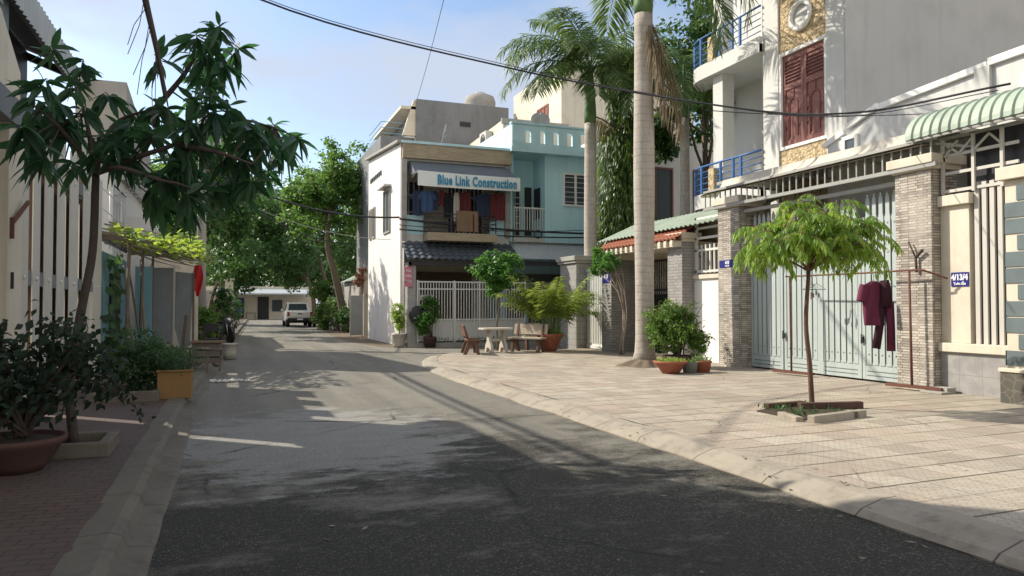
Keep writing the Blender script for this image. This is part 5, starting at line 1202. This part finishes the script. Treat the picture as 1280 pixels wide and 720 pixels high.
# drooping column tree
def column_tree(label, base, h, w_):
    t = thing('column_tree', label, 'tree', base); b = Vector(base); m = MB(); m.tube([b, b+V(0,0,h*.5), b+V(.1,0,h)], [.12,.08,.02], 8); f = MB()
    for k in range(900):
        z = U(.6, h*.98); a = U(0,2*math.pi); rr = w_*(1-.55*(z/h)**2)*math.sqrt(U(.15,1)); p = b+V(rr*math.cos(a), rr*math.sin(a), z)
        if rnd.random() < .2: m.tube([b+V(0,0,z+.3), p], [.014,.005], 4)
        for j in range(15):
            q = p+V(rnd.gauss(0,.09), rnd.gauss(0,.09), -.07*j*U(.7,1.2)); d = (V(math.cos(a)*U(.1,.6), math.sin(a)*U(.1,.6), -1)+rv(.35)).normalized(); L_ = U(.22,.34)
            f.leaf(q, d, L_, L_*.24, .1, 1, (V(math.cos(a),math.sin(a),.3)+rv(.6)).normalized(), .2)
    m.build('trunk', M['bark_dk'], t); f.build('crown', M['ashoka'], t)
tree('street_tree', 'tall leafy tree rising behind the palms and the blue railed balconies', [(17.0,23.4,0),(16.9,23.4,4),(16.7,23.4,8)], .2, ball((16.6,23.2,10.6),(1.7,1.3,3.0),34,.8)+ball((15.3,24,8.2),(.8,1,1.6),8,.6), 'treeleaf_dk', .2, 330)
column_tree('tall narrow column tree with hanging leaves between the two big palms', (13.45,23.7,0), 11.6, 1.15)
# potted tree, areca palm, bonsai, shrub, young tree
t = thing('young_tree', 'small rounded tree with glossy green leaves before the picket gate', 'tree', (8.25,22.95,.1)); m = MB()
m.tube(curve([(8.25,22.95,.05),(8.22,22.95,.9),(8.3,22.95,1.5),(8.25,23,2.1)],4), [.035]*7+[.03]*6, 8)
cl = ball((8.2,23.0,2.85),(.85,.8,.42),22,.34)+ball((8.2,22.9,2.2),(.35,.35,.25),5,.25)
for c in cl[:16]: limb(m, (8.25,23,1.95), c[:3], .02, .006, 5)
m.build('trunk', M['bark'], t); m = MB(); foliage(m, cl, .14, 240, 8, 0, .42, .45); m.build('crown', M['pottree'], t)
t = thing('potted_palm', 'bushy areca palm in a terracotta pot before the grey capped pillar', 'potted plant', (9.55,21.6,.1))
m = MB(); m.lathe((9.55,21.6,.1), [(.17,0),(.22,.1),(.36,.42),(.44,.5),(.44,.56),(.40,.56),(.38,.5)], 26); m.build('pot', M['terracotta'], t)
m = MB(); m.lathe((9.55,21.6,.6), [(.39,0),(.2,.02),(0,.03)], 18); m.build('soil', M['soil'], t)
m = MB(); ml = MB()
for k in range(34):
    az = U(0,2*math.pi); frond(m, ml, (9.55+.18*math.cos(az),21.6+.18*math.sin(az),.6), az, R(U(66,88)), U(1.7,2.4), R(U(45,95)), .44, .042, 34, .3, .3, .014, .3)
m.build('stem', M['crownshaft'], t); ml.build('frond', M['palmleaf_yel'], t)
m = MB(); foliage(m, [(9.35,21.45,.66,.16),(9.7,21.4,.66,.16),(9.5,21.3,.64,.14)], .07, 130); m.build('herb', M['lettuce'], t)
t = thing('climber_tree', 'twisted bare stemmed climber leaning by the red tiled porch', 'tree', (10.85,19.6,.1)); m = MB()
for k in range(7):
    e = V(10.7+U(-.35,.2),19.6+U(-.9,.9),2.7+U(-.2,.35)); m.tube(curve([(10.85+U(-.05,.05),19.3+U(-.15,.2),.1),(10.9,19.2+U(-.1,.2),1.2),(10.8+U(-.1,.1),19.4+U(-.3,.3),2.0),e],5), [.03-.0013*i for i in range(16)], 6)
m.build('stem', M['twig'], t); m = MB(); foliage(m, ball((10.55,19.9,2.9),(.35,.95,.32),14,.24), .10, 190, 7, 0, .5, .3); m.build('crown', M['pottree'], t)
t = thing('shrub', 'full light green shrub growing beside the thick palm trunk', 'shrub', (9.85,14.9,.1)); m = MB()
m.lathe((9.85,14.9,.1), [(.28,0),(.36,.2),(.4,.28),(.36,.28),(.3,.2)], 20); m.build('pot', M['terracotta_dk'], t); m = MB()
for k in range(16): limb(m, (9.85+U(-.12,.12),14.9+U(-.12,.12),.3), (9.8+U(-.55,.55),14.9+U(-.5,.5),U(.9,1.75)), .02, .005, 5)
m.build('stem', M['bark'], t); m = MB(); foliage(m, ball((9.7,15.0,1.15),(.42,.5,.62),26,.26)+ball((10.15,14.6,.75),(.25,.3,.35),6,.22), .09, 300, 8, 0, .35, .4); m.build('foliage', M['shrub'], t)
def herb_pot(name, label, c, prof, pm, lm, r, n, hgt):
    t = thing(name, label, 'potted plant', c, 0, 'pots by the thick palm trunk'); m = MB(); m.lathe(c, prof, 26); m.build('pot', M[pm], t)
    m = MB(); m.lathe((c[0],c[1],c[2]+prof[-1][1]-.01), [(prof[-1][0],0),(0,.02)], 18); m.build('soil', M['soil'], t); m = MB()
    for k in range(n):
        a = U(0,6.28); q = math.sqrt(U(0,1))*r; p = V(c[0]+q*math.cos(a), c[1]+q*math.sin(a), c[2]+prof[-1][1]+U(0,hgt)); n_ = (Z+rv(.7)).normalized(); s_ = U(.04,.075); m.leaf(p, (n_.orthogonal()+rv(.8)+Z*.3).normalized(), s_, s_*.6, .3, 1, n_)
    m.build('herb', M[lm], t)
herb_pot('herb_pot', 'wide terracotta bowl of pale green seedlings by the palm trunk', (8.83,13.62,SW), [(.17,0),(.22,.06),(.31,.2),(.36,.23),(.36,.27),(.33,.27),(.31,.22)], 'terracotta', 'lettuce', .31, 420, .10)
herb_pot('herb_pot', 'straight grey pot of short green herbs', (9.27,13.55,SW), [(.14,0),(.17,.22),(.18,.24),(.16,.24),(.15,.2)], 'greypot', 'shrub', .16, 160, .09)
herb_pot('herb_pot', 'plain brown red pot of herbs nearest the white wall panel', (9.62,13.62,SW), [(.17,0),(.2,.2),(.22,.22),(.22,.25),(.2,.25),(.18,.2)], 'terracotta', 'shrub', .2, 200, .14)
m = MB(); m.smooth = True
m.grid(lambda u, v: (9.42+(.25+.45*v)*math.cos(6.283*u)*(1+.12*math.sin(u*31)), 15.6+(.25+.45*v)*math.sin(6.283*u)*(1+.12*math.sin(u*23)), SW+.16*(1-v)**1.3+.03*math.sin(u*57)*(1-v)*v*4), 48, 8); tag(m.build('root_mound', M['earth']), 'brown mound of roots and litter round the thick palm trunk', 'roots')
rnd.seed(33)
t = thing('young_tree', 'young pavement tree with a thin reddish trunk and bright drooping compound leaves', 'tree', (7.88,8.5,SW)); m = MB(); f = MB()
fk = V(7.86,8.5,2.05)
m.tube(curve([(7.90,8.5,.05),(7.86,8.5,.7),(7.80,8.5,1.3),fk],5), [.040-.0008*i for i in range(16)], 9)
tips = []
for k, (dx, dy, z) in enumerate(((-.75,0,2.5),(-.45,.4,2.7),(-.25,-.35,2.8),(0,.2,2.98),(.3,-.2,2.88),(.55,.4,2.75),(.9,-.1,2.7),(1.08,.3,2.6),(.15,-.5,2.55),(-.5,-.3,2.45),(.45,.5,2.55),(-.85,.3,2.3),(.75,-.4,2.5),(1.15,.1,2.35))):
    e = V(7.86+dx, 8.5+dy, z); pts = [fk, fk.lerp(e,.5)+Z*.12, e]; m.tube(pts, [.017,.012,.006], 6); tips += [e]*rnd.randint(6,14)+[fk.lerp(e,.75)+Z*.08]*rnd.randint(4,9)+[fk.lerp(e,.5)+Z*.1]*2
for e in tips:
    az = U(0,6.28); el = R(U(-5,55)); p = e+rv(.15); d0 = V(math.cos(az)*math.cos(el), math.sin(az)*math.cos(el), math.sin(el)); L_ = U(.28,.46); N = 10; q = p.copy(); d = d0
    rp = [q.copy()]
    for i in range(N):
        d = (d-Z*.17).normalized(); q = q+d*L_/N; rp.append(q.copy())
        sd = d.cross(Z).normalized() if d.cross(Z).length > .1 else V(1,0,0)
        if i > 0:
            for s_ in (-1, 1): f.leaf(q, (sd*s_*.75+d*.45-Z*.55+rv(.15)).normalized(), U(.085,.155), U(.03,.046), U(.2,.5), 1, (Z+rv(.4)).normalized(), .25)
    f.leaf(q, d, .14, .042, .2, 1, d.cross(sd)); m.tube(rp, .004, 4, False)
m.build('trunk', M['bark_red'], t); f.build('crown', M['young'], t)
t = thing('tree_surround', 'broken concrete edging and red bricks round the young tree', 'planter', (7.0,7.8,SW))
m = MB(); m.obox((7.25,7.36,SW+.04), 1.05, .11, .10, Matrix.Rotation(R(10),3,'Z')); m.obox((6.72,7.62,SW+.02), .1, .5, .08, Matrix.Rotation(R(-14),3,'Z')); m.build('edging', M['kerb'], t, .012)
m = MB(); m.obox((7.9,8.15,SW+.05), .95, .10, .09, Matrix.Rotation(R(-12),3,'Z')); m.obox((7.4,8.5,SW+.04), .7, .1, .07, Matrix.Rotation(R(5),3,'Z')); m.build('brick', M['terracotta_dk'], t, .006)
m = MB(); m.prism([(6.75,7.45,SW+.002),(7.6,7.5,SW+.002),(8.1,8.2,SW+.002),(7.6,8.7,SW+.002),(6.75,8.3,SW+.002)], (0,0,.012)); m.build('soil', M['soil'], t)
m = MB()
for k in range(120): p = V(U(6.9,7.9),U(7.6,8.5),SW+.02); m.lq(p, (rv(.7)+Z*.6).normalized(), U(.05,.12), U(.015,.04), rv())
tag(m.build('weed', M['vine_dk'], t), kind='stuff')

# ================================================================== furniture, washing, vehicles
t = thing('clothes_rack', 'rusty steel clothes rail on T posts in front of the wide gate', 'clothes rack', (10.95, 9.5, SW))
RX = 10.92; pA, pB = V(RX, 9.42, 0), V(RX+.02, 12.35, 0)
m = MB(); m.tube(curve([(RX+.25,8.92,2.0),(RX+.08,9.15,2.12),(RX,9.35,2.155),(RX,10.5,2.15),(RX+.02,12.5,2.16)],6), .017, 8); m.build('rail', M['rust'], t)
for p in (pA, pB):
    m = MB(); m.tube([V(p.x,p.y,SW+.05), V(p.x,p.y+.03,2.14)], .02, 8); m.build('post', M['rust'], t)
    m = MB(); m.obox((p.x+.02,p.y-.02,SW+.065), .10, 1.0, .05, Matrix.Rotation(R(8),3,'Z')); m.build('foot', M['rust'], t)
m = MB(); m.obox((RX+.18,8.95,SW+.05), .2, .25, .09); m.obox((RX+.05,8.98,SW+.02), .3, .4, .03); m.build('ballast', M['concrete_lt'], t)
def wdir(a): return V(math.cos(a), math.sin(a), 0)
def garment(name, label, c, a, outline, mat, th=.05, fold=.02, cat='clothes'):
    """cloth shape hung in the vertical plane through c with heading a; outline in (across, down)"""
    t = thing(name, label, cat, c); w_ = wdir(a); n_ = V(-w_.y, w_.x, 0); m = MB(); c = Vector(c); ny = 16
    zs = [outline[0][2]+(outline[-1][2]-outline[0][2])*i/ny for i in range(ny+1)]
    def lr(z):
        for i in range(len(outline)-1):
            l0, r0, z0 = outline[i]; l1, r1, z1 = outline[i+1]
            if z0 <= z <= z1+1e-6: k = (z-z0)/max(1e-6, z1-z0); return l0+(l1-l0)*k, r0+(r1-r0)*k
        return outline[-1][:2]
    m.smooth = True; nx = 12; b = len(m.v)
    for i, z in enumerate(zs):
        l, r_ = lr(z)
        for k in range(2*nx):
            u = k/nx if k < nx else 2-k/nx; s_ = 1 if k < nx else -1; x = l+(r_-l)*u
            m.v.append(tuple(c+w_*x-Z*z+n_*(s_*th*math.sin(math.pi*min(max(u,.02),.98))*.6+fold*math.sin(u*11+i*.25)*(z+.15))))
    for i in range(ny):
        for k in range(2*nx): k2 = (k+1) % (2*nx); m.face([b+i*2*nx+k, b+i*2*nx+k2, b+(i+1)*2*nx+k2, b+(i+1)*2*nx+k])
    m.build(name+'_body', M[mat], t); return t, m, w_, n_
def hanger(t, c, a, hz=.12, wd=.4):
    w_ = wdir(a); c = Vector(c); m = MB(); m.tube([c-w_*wd/2-Z*(hz+.12), c-Z*hz, c+w_*wd/2-Z*(hz+.12), c-w_*wd/2-Z*(hz+.12)], .006, 5); m.tube([c-Z*hz, c-Z*.03]+[c+w_*.022*math.sin(q)+Z*(-.0+.022*math.cos(q)) for q in [math.pi+i*.7 for i in range(6)]], .004, 5)
    return m.build('hanger', M['dark'], t)
ga = R(-12); gc = V(RX, 10.2, 2.13)
t, m, w_, n_ = garment('shirt', 'plum short sleeved shirt hanging on the rusty clothes rail', gc-Z*.14, ga, [(-.07,.07,0),(-.19,.19,.06),(-.225,.225,.13),(-.215,.215,.45),(-.215,.22,.80)], 'maroon', .07, .035)
hanger(t, gc, ga)
for s_ in (-1, 1):
    m = MB(); a0 = gc-Z*.21+w_*s_*.19; b0 = gc-Z*.50+w_*s_*.265; m.tube([a0, a0.lerp(b0,.5), b0], [.08,.08,.075], 10, False); m.build('sleeve', M['maroon'], t)
gc2 = V(RX+.17, 10.13, 2.13); ga2 = R(-40)
t = thing('trousers', 'dark plum trousers hanging behind the short sleeved shirt', 'clothes', gc2); w_ = wdir(ga2); n_ = V(-w_.y,w_.x,0)
m = MB(); m.tube([gc2-Z*.12, gc2-Z*.3+w_*.02, gc2-Z*.6+w_*.02], [.08,.105,.12], 12); m.build('waist', M['maroon_dk'], t)
for s_, ln, mt in ((-1,1.36,'maroon_dk'), (1,1.40,'maroon')):
    m = MB(); b_ = gc2-Z*.52+w_*(.02+s_*.06); e_ = gc2-Z*ln+w_*(-.02+s_*.125)+n_*.02*s_; m.tube([b_, b_.lerp(e_,.5)+w_*.01, e_], [.08,.072,.075], 12); m.build('leg', M[mt], t)
hanger(t, gc2, ga2)
for k, (y, lb) in enumerate(((11.72,'empty coat hanger with clothes pegs nearer the thin trunk'), (11.6,'second empty hanger tangled with the pegged one'))):
    t = thing('coat_hanger', lb, 'hanger', (RX,y,2.13)); hanger(t, (RX,y,2.13), R(-50+25*k), .14, .36); m = MB()
    for j in range(4): m.obox((RX+U(-.1,.1), y+U(-.12,.12), 1.82-U(0,.12)), .02, .02, .09)
    m.build('peg', M['plank'], t)
t = thing('wall_hook', 'dark forked stick fixed high on the split stone pillar', 'stick', (11.05, 9.4, 2.3))
m = MB(); m.tube([(11.06,9.42,2.12),(11.05,9.43,2.40)], .022, 6); m.tube([(11.05,9.43,2.38),(11.04,9.56,2.66)], .014, 6); m.tube([(11.05,9.43,2.38),(11.04,9.28,2.50)], .026, 6); m.build('fork', M['bark_dk'], t)

def make_bench(label, lm, sm):
    t = thing('stone_bench', label, 'bench', (0,0,0), 0, 'stone benches round the table')
    m = MB(); m.box(-.6,.6,-.20,.20,.40,.455); m.build('seat', M[sm], t, .012, True)
    m = MB(); q = Matrix.Rotation(R(-12),3,'X'); m.obox((0,.255,.70), 1.2, .05, .34, q); m.build('backrest', M[sm], t, .012, True)
    for s_ in (-1, 1):
        x = s_*.46; m = MB()
        m.prism([(x-.04,-.20,0),(x-.04,-.10,0),(x-.04,-.04,.30),(x-.04,.06,.30),(x-.04,.20,0),(x-.04,.31,0),(x-.04,.18,.38),(x-.04,.22,.50),(x-.04,.33,.86),(x-.04,.265,.88),(x-.04,.15,.52),(x-.04,.10,.398),(x-.04,-.20,.398),(x-.04,-.13,.30)], (.08,0,0)); m.build('leg', M[lm], t, .008, True)
    return t
b1 = make_bench('brown stained stone bench with its back to the road', 'bench_dk', 'bench_dk'); place(b1, (6.85,21.35,SW), R(78))
b2 = make_bench('pale stone bench facing the round legged table', 'bench_dk', 'bench'); place(b2, (8.75,21.6,SW), R(-52))
b3 = copy_tree(b2); place(b3, (9.55,22.35,SW), R(-15), 1.0, 'pale stone bench half hidden behind the potted palm')
t = thing('stone_table', 'worn stone table with a slab top and curved twin legs', 'table', (7.75,21.7,SW))
m = MB(); m.prism([(7.25,21.45,.80),(7.33,21.35,.80),(8.17,21.35,.80),(8.25,21.45,.80),(8.25,21.95,.80),(8.17,22.05,.80),(7.33,22.05,.80),(7.25,21.95,.80)], (0,0,.06)); m.build('tabletop', M['table'], t, .012)
for x in (7.48, 7.95):
    m = MB(); m.prism([(x,21.38,SW),(x,21.52,SW),(x,21.58,SW+.14),(x,21.82,SW+.14),(x,21.88,SW),(x,22.02,SW),(x,21.96,SW+.22),(x,21.82,SW+.36),(x,21.80,SW+.58),(x,21.92,.798),(x,21.48,.798),(x,21.60,SW+.58),(x,21.58,SW+.36),(x,21.44,SW+.22)], (.09,0,0)); m.build('leg', M['table'], t, .01)
m = MB(); m.box(7.572, 7.948, 21.66, 21.74, SW+.34, SW+.42); m.build('stretcher', M['table'], t)

def wheel(m_parent, x, y, r, wd, axis=V(1,0,0)):
    m = MB(); m.lathe((x,y,r), [(r*.62,-wd/2),(r*.94,-wd/2),(r,-wd*.3),(r,wd*.3),(r*.94,wd/2),(r*.62,wd/2)], 22, axis); w_ = m.build('wheel', M['black'], m_parent, 0, True)
    m = MB(); m.lathe((x,y,r), [(0,-wd*.36),(r*.25,-wd*.40),(r*.6,-wd*.30),(r*.63,-wd*.47),(r*.63,wd*.47),(r*.6,wd*.30),(r*.25,wd*.40),(0,wd*.36)], 16, axis); m.build('rim', M['chrome'], w_, 0, True)
TX, TY = 4.72, 57.6
t = thing('pickup_truck', 'white double cab pickup truck parked with its tailgate to the camera', 'pickup truck', (TX,TY,0))
def side(pts, x0, x1): m = MB(); m.prism([(x0,y,z) for y,z in pts], (x1-x0,0,0)); return m
m = side([(-2.65,.62),(-2.62,1.12),(-.75,1.14),(-.55,1.1),(1.15,1.1),(2.2,1.02),(2.58,.92),(2.65,.55),(2.2,.42),(2.1,.70),(1.85,.86),(1.5,.86),(1.25,.70),(1.15,.40),(-1.1,.40),(-1.2,.70),(-1.45,.86),(-1.8,.86),(-2.05,.70),(-2.15,.5)], -.90, .90); m.build('body', M['carwhite'], t, .05, True)
m = MB(); b=[(-.86,-.85,1.11),(.86,-.85,1.11),(.86,1.25,1.10),(-.86,1.25,1.10),(-.70,-.62,1.78),(.70,-.62,1.78),(.70,.55,1.78),(-.70,.55,1.78)]; m.v += b
for f_ in ((0,3,2,1),(4,5,6,7),(0,1,5,4),(1,2,6,5),(2,3,7,6),(3,0,4,7)): m.face(list(f_))
m.build('cab', M['carwhite'], t, .05, True)
m = MB(); m.poly([(-.68,-.84+.055,1.22),(.68,-.84+.055,1.22),(.60,-.65,1.68),(-.60,-.65,1.68)]); m.v = [(x,y-.03,z) for x,y,z in m.v]; m.build('rear_window', M['glass'], t, 0, True)
m = MB(); m.poly([(-.70,1.20,1.15),(.70,1.20,1.15),(.62,.60,1.72),(-.62,.60,1.72)][::-1]); m.v = [(x,y+.04,z+.02) for x,y,z in m.v]; m.build('windscreen', M['glass'], t, 0, True)
for s_ in (-1, 1):
    m = MB(); m.poly([(s_*.845,-.60,1.18),(s_*.845,.95,1.18),(s_*.725,.48,1.70),(s_*.725,-.52,1.70)]); m.v = [(x+s_*.012,y,z) for x,y,z in m.v]; m.build('side_window', M['glass'], t, 0, True)
    m = MB(); m.box(s_*.80-.09, s_*.80+.09, -2.685, -2.64, .78, 1.10); m.build('tail_light', M['lamp_red'], t, .01, True)
    m = MB(); m.obox((s_*1.0,.75,1.22), .2, .1, .16); m.build('mirror', M['carwhite'], t, .02, True)
    m = MB(); m.box(s_*.72-.12, s_*.72+.12, 2.55, 2.66, .72, .88); m.build('headlight', M['chrome'], t, .01, True)
    for y in (-1.63, 1.68): wheel(t, s_*.78, y, .39, .25)
m = MB(); m.box(-.70, .70, -2.68, -2.62, .70, 1.09); m.build('tailgate', M['carwhite'], t, .015, True)
m = MB(); m.box(-.14, .14, -2.70, -2.681, .93, 1.0); m.build('tailgate_handle', M['dark'], t, 0, True)
m = MB(); m.box(-.88, .88, -2.80, -2.66, .48, .66); m.build('bumper', M['dark'], t, .02, True)
m = MB(); m.box(-.2, .2, -2.815, -2.802, .52, .63); m.build('number_plate', M['platewhite'], t, 0, True)
m = MB(); m.box(-.8,.8,-2.3,2.2,.30,.42); m.build('chassis', M['black'], t, 0, True)

def make_bike(label, body):
    t = thing('motorbike', label, 'motorbike', (0,0,0), 0, 'parked motorbikes')
    for y in (-.60, .62): wheel(t, 0, y, .29, .10)
    m = MB(); m.prism([(-.11,-.85,.62),(-.11,-.3,.42),(-.11,.18,.34),(-.11,.32,.40),(-.11,.22,.50),(-.11,-.1,.55),(-.11,-.25,.74),(-.11,-.82,.78)], (.22,0,0)); m.build('body', M[body], t, .03, True)
    m = MB(); m.prism([(-.16,.30,.36),(-.16,.44,.42),(-.16,.50,.80),(-.16,.42,.98),(-.16,.34,.95),(-.16,.40,.75),(-.16,.26,.45)], (.32,0,0)); m.build('leg_shield', M[body], t, .03, True)
    m = MB(); m.prism([(-.13,-.86,.80),(-.13,-.2,.765),(-.13,-.16,.82),(-.13,-.45,.86),(-.13,-.84,.89)], (.26,0,0)); m.build('seat', M['black'], t, .02, True)
    m = MB(); m.tube([(-.33,.30,1.04),(-.15,.38,1.0),(.15,.38,1.0),(.33,.30,1.04)], .017, 6); m.build('handlebar', M['dark'], t, 0, True)
    m = MB(); m.lathe((0,.45,.90), [(.0,.1),(.07,.08),(.10,.0),(.1,-.05)], 14, V(0,1,0)); m.build('headlight', M['chrome'], t, 0, True)
    m = MB(); m.tube([(-.09,.62,.29),(-.09,.45,.85)], .02, 6); m.tube([(.09,.62,.29),(.09,.45,.85)], .02, 6); m.build('front_fork', M['chrome'], t, 0, True)
    m = MB(); m.prism([(-.07,.36,.52),(-.07,.55,.64),(-.07,.74,.60),(-.07,.92,.44),(-.07,.74,.64),(-.07,.52,.68)], (.14,0,0)); m.build('mudguard', M[body], t, .01, True)
    m = MB(); m.lathe((.16,-.75,.36), [(.03,-.25),(.055,-.1),(.055,.25),(.02,.3)], 10, V(.05,1,-.1)); m.build('exhaust', M['chrome'], t, 0, True)
    m = MB(); m.box(-.07,.07,-.90,-.84,.66,.76); m.build('tail_light', M['lamp_red'], t, .01, True)
    for s_ in (-1, 1):
        m = MB(); m.tube([(s_*.22,.36,1.02),(s_*.30,.34,1.2)], .007, 5); m.obox((s_*.32,.34,1.23), .12, .02, .08); m.build('mirror', M['dark'], t, 0, True)
    m = MB(); m.tube([(-.05,-.1,.35),(-.2,-.12,.02)], .012, 5); m.build('stand', M['dark'], t, 0, True)
    return t
k1 = make_bike('dark motorbike parked beside the white bucket and pole side shrubs', 'dark'); place(k1, (-.22,30.6,.1), R(205))
k2 = copy_tree(k1); place(k2, (5.95,55.2,0), R(-25), 1.0, 'dark motorbike standing between the pickup and the yellow green bush')
k3 = copy_tree(k1); place(k3, (.2,86.5,0), R(70), 1.0, 'motorbike parked under the far awning near the house window')
k4 = copy_tree(k1); place(k4, (-1.5,84.5,0), R(20), 1.0, 'motorbike parked before the dull grey boundary wall')
t = thing('hanging_tarpaulin', 'blue sheet hung at the edge of the far pale awning', 'tarpaulin', (.9, 86.2, 0)); m = MB(); m.smooth = True
m.grid(lambda u, v: (.55+.7*u, 86.2+.06*math.sin(u*15), 2.3-1.7*v), 12, 6); m.grid(lambda u, v: (.55+.7*u, 86.23+.06*math.sin(u*15), 2.3-1.7*v), 12, 6); m.build('sheet', M['bluecloth'], t)
m = MB(); m.tube([(.5,86.2,0),(.5,86.2,2.8)], .03, 6); m.build('post', M['grille'], t)
t = thing('low_table', 'small dark table under the far awning beside the dark door', 'table', (2.2, 86.8, 0)); m = MB(); m.box(1.7,2.7,86.5,87.1,.70,.76); m.build('tabletop', M['dark'], t)
for x in (1.75, 2.65):
    for y in (86.55, 87.05): m = MB(); m.box(x-.03,x+.03,y-.03,y+.03,0,.698); m.build('leg', M['dark'], t)

# pots at the shop house corner
t = thing('potted_conifer', 'small pale green conifer in a white block pot at the white house corner', 'potted plant', (5.9,27.2,0))
m = MB(); m.lathe((5.9,27.2,0), [(.2,0),(.24,.1),(.26,.45),(.29,.46),(.29,.52),(.25,.52),(.22,.45)], 8); m.build('pot', M['bucket'], t)
m = MB(); m.tube([(5.9,27.2,.3),(5.92,27.2,1.3)], [.03,.01], 6); m.build('trunk', M['bark'], t); m = MB(); foliage(m, [(5.9+U(-.12,.12),27.2+U(-.12,.12),.75+U(0,.7),.2) for _ in range(10)], .09, 220, 7, 0, .35, -.3); m.build('foliage', M['lettuce'], t)
t = thing('climbing_plant', 'leafy green plant climbing the picket gate beside the black round lid', 'plant', (6.95,26.8,.16))
m = MB(); m.lathe((6.95,26.72,-.0), [(.2,0),(.24,.35),(.26,.37),(.24,.4),(.2,.36)], 16); m.build('pot', M['terracotta_dk'], t); m = MB()
for _ in range(7): m.tube([(6.95+U(-.1,.1),26.75,.3),(6.9+U(-.25,.25),26.75+U(-.1,.1),U(1.0,1.9))], [.014,.005], 4)
m.build('stem', M['bark'], t); m = MB(); foliage(m, [(6.9+U(-.3,.28),26.75+U(-.12,.12),.5+U(0,1.25),.22) for _ in range(13)], .12, 130, 7); m.build('foliage', M['pottree'], t)
t = thing('pan_lid', 'black round lid hanging on the picket gate', 'lid', (6.6,26.97,1.25)); m = MB(); m.lathe((6.58,27.0,1.18), [(.36,0),(.36,.02),(.2,.06),(0,.08)], 26, V(0,-1,0)); m.build('disc', M['dark'], t); m = MB(); m.tube([(6.53,26.93,1.18),(6.53,26.89,1.18),(6.63,26.89,1.18),(6.63,26.93,1.18)], .012, 5); m.build('handle', M['grille'], t)
m = MB()
for _ in range(150): p = V(U(6.7,10.6),26.82+U(-.05,.05),.16+U(0,.1)); m.lq(p, (Z+rv(.6)).normalized(), U(.08,.18), U(.02,.05), rv())
tag(m.build('weeds', M['vine_dk']), 'low weeds growing along the foot of the picket gate', 'weeds', None, 'stuff')
# fallen leaves and grit on road and pavement
m = MB()
for _ in range(260):
    side_ = rnd.random(); p = V(U(4.0,4.7),U(3,20),0) if side_ < .35 else V(U(4.8,11),U(3.5,21),0) if side_ < .75 else V(U(-.7,4),U(3,24),0)
    p.z = .006 if p.x < 4.25 else SW+.014; m.lq(p, (V(U(-1,1),U(-1,1),U(0,.15))).normalized(), U(.04,.10), U(.02,.035), (Z+rv(.3)).normalized())
tag(m.build('fallen_leaves', M['palmdry']), 'scattered dry leaves on the road and pavement', 'leaves', None, 'stuff')
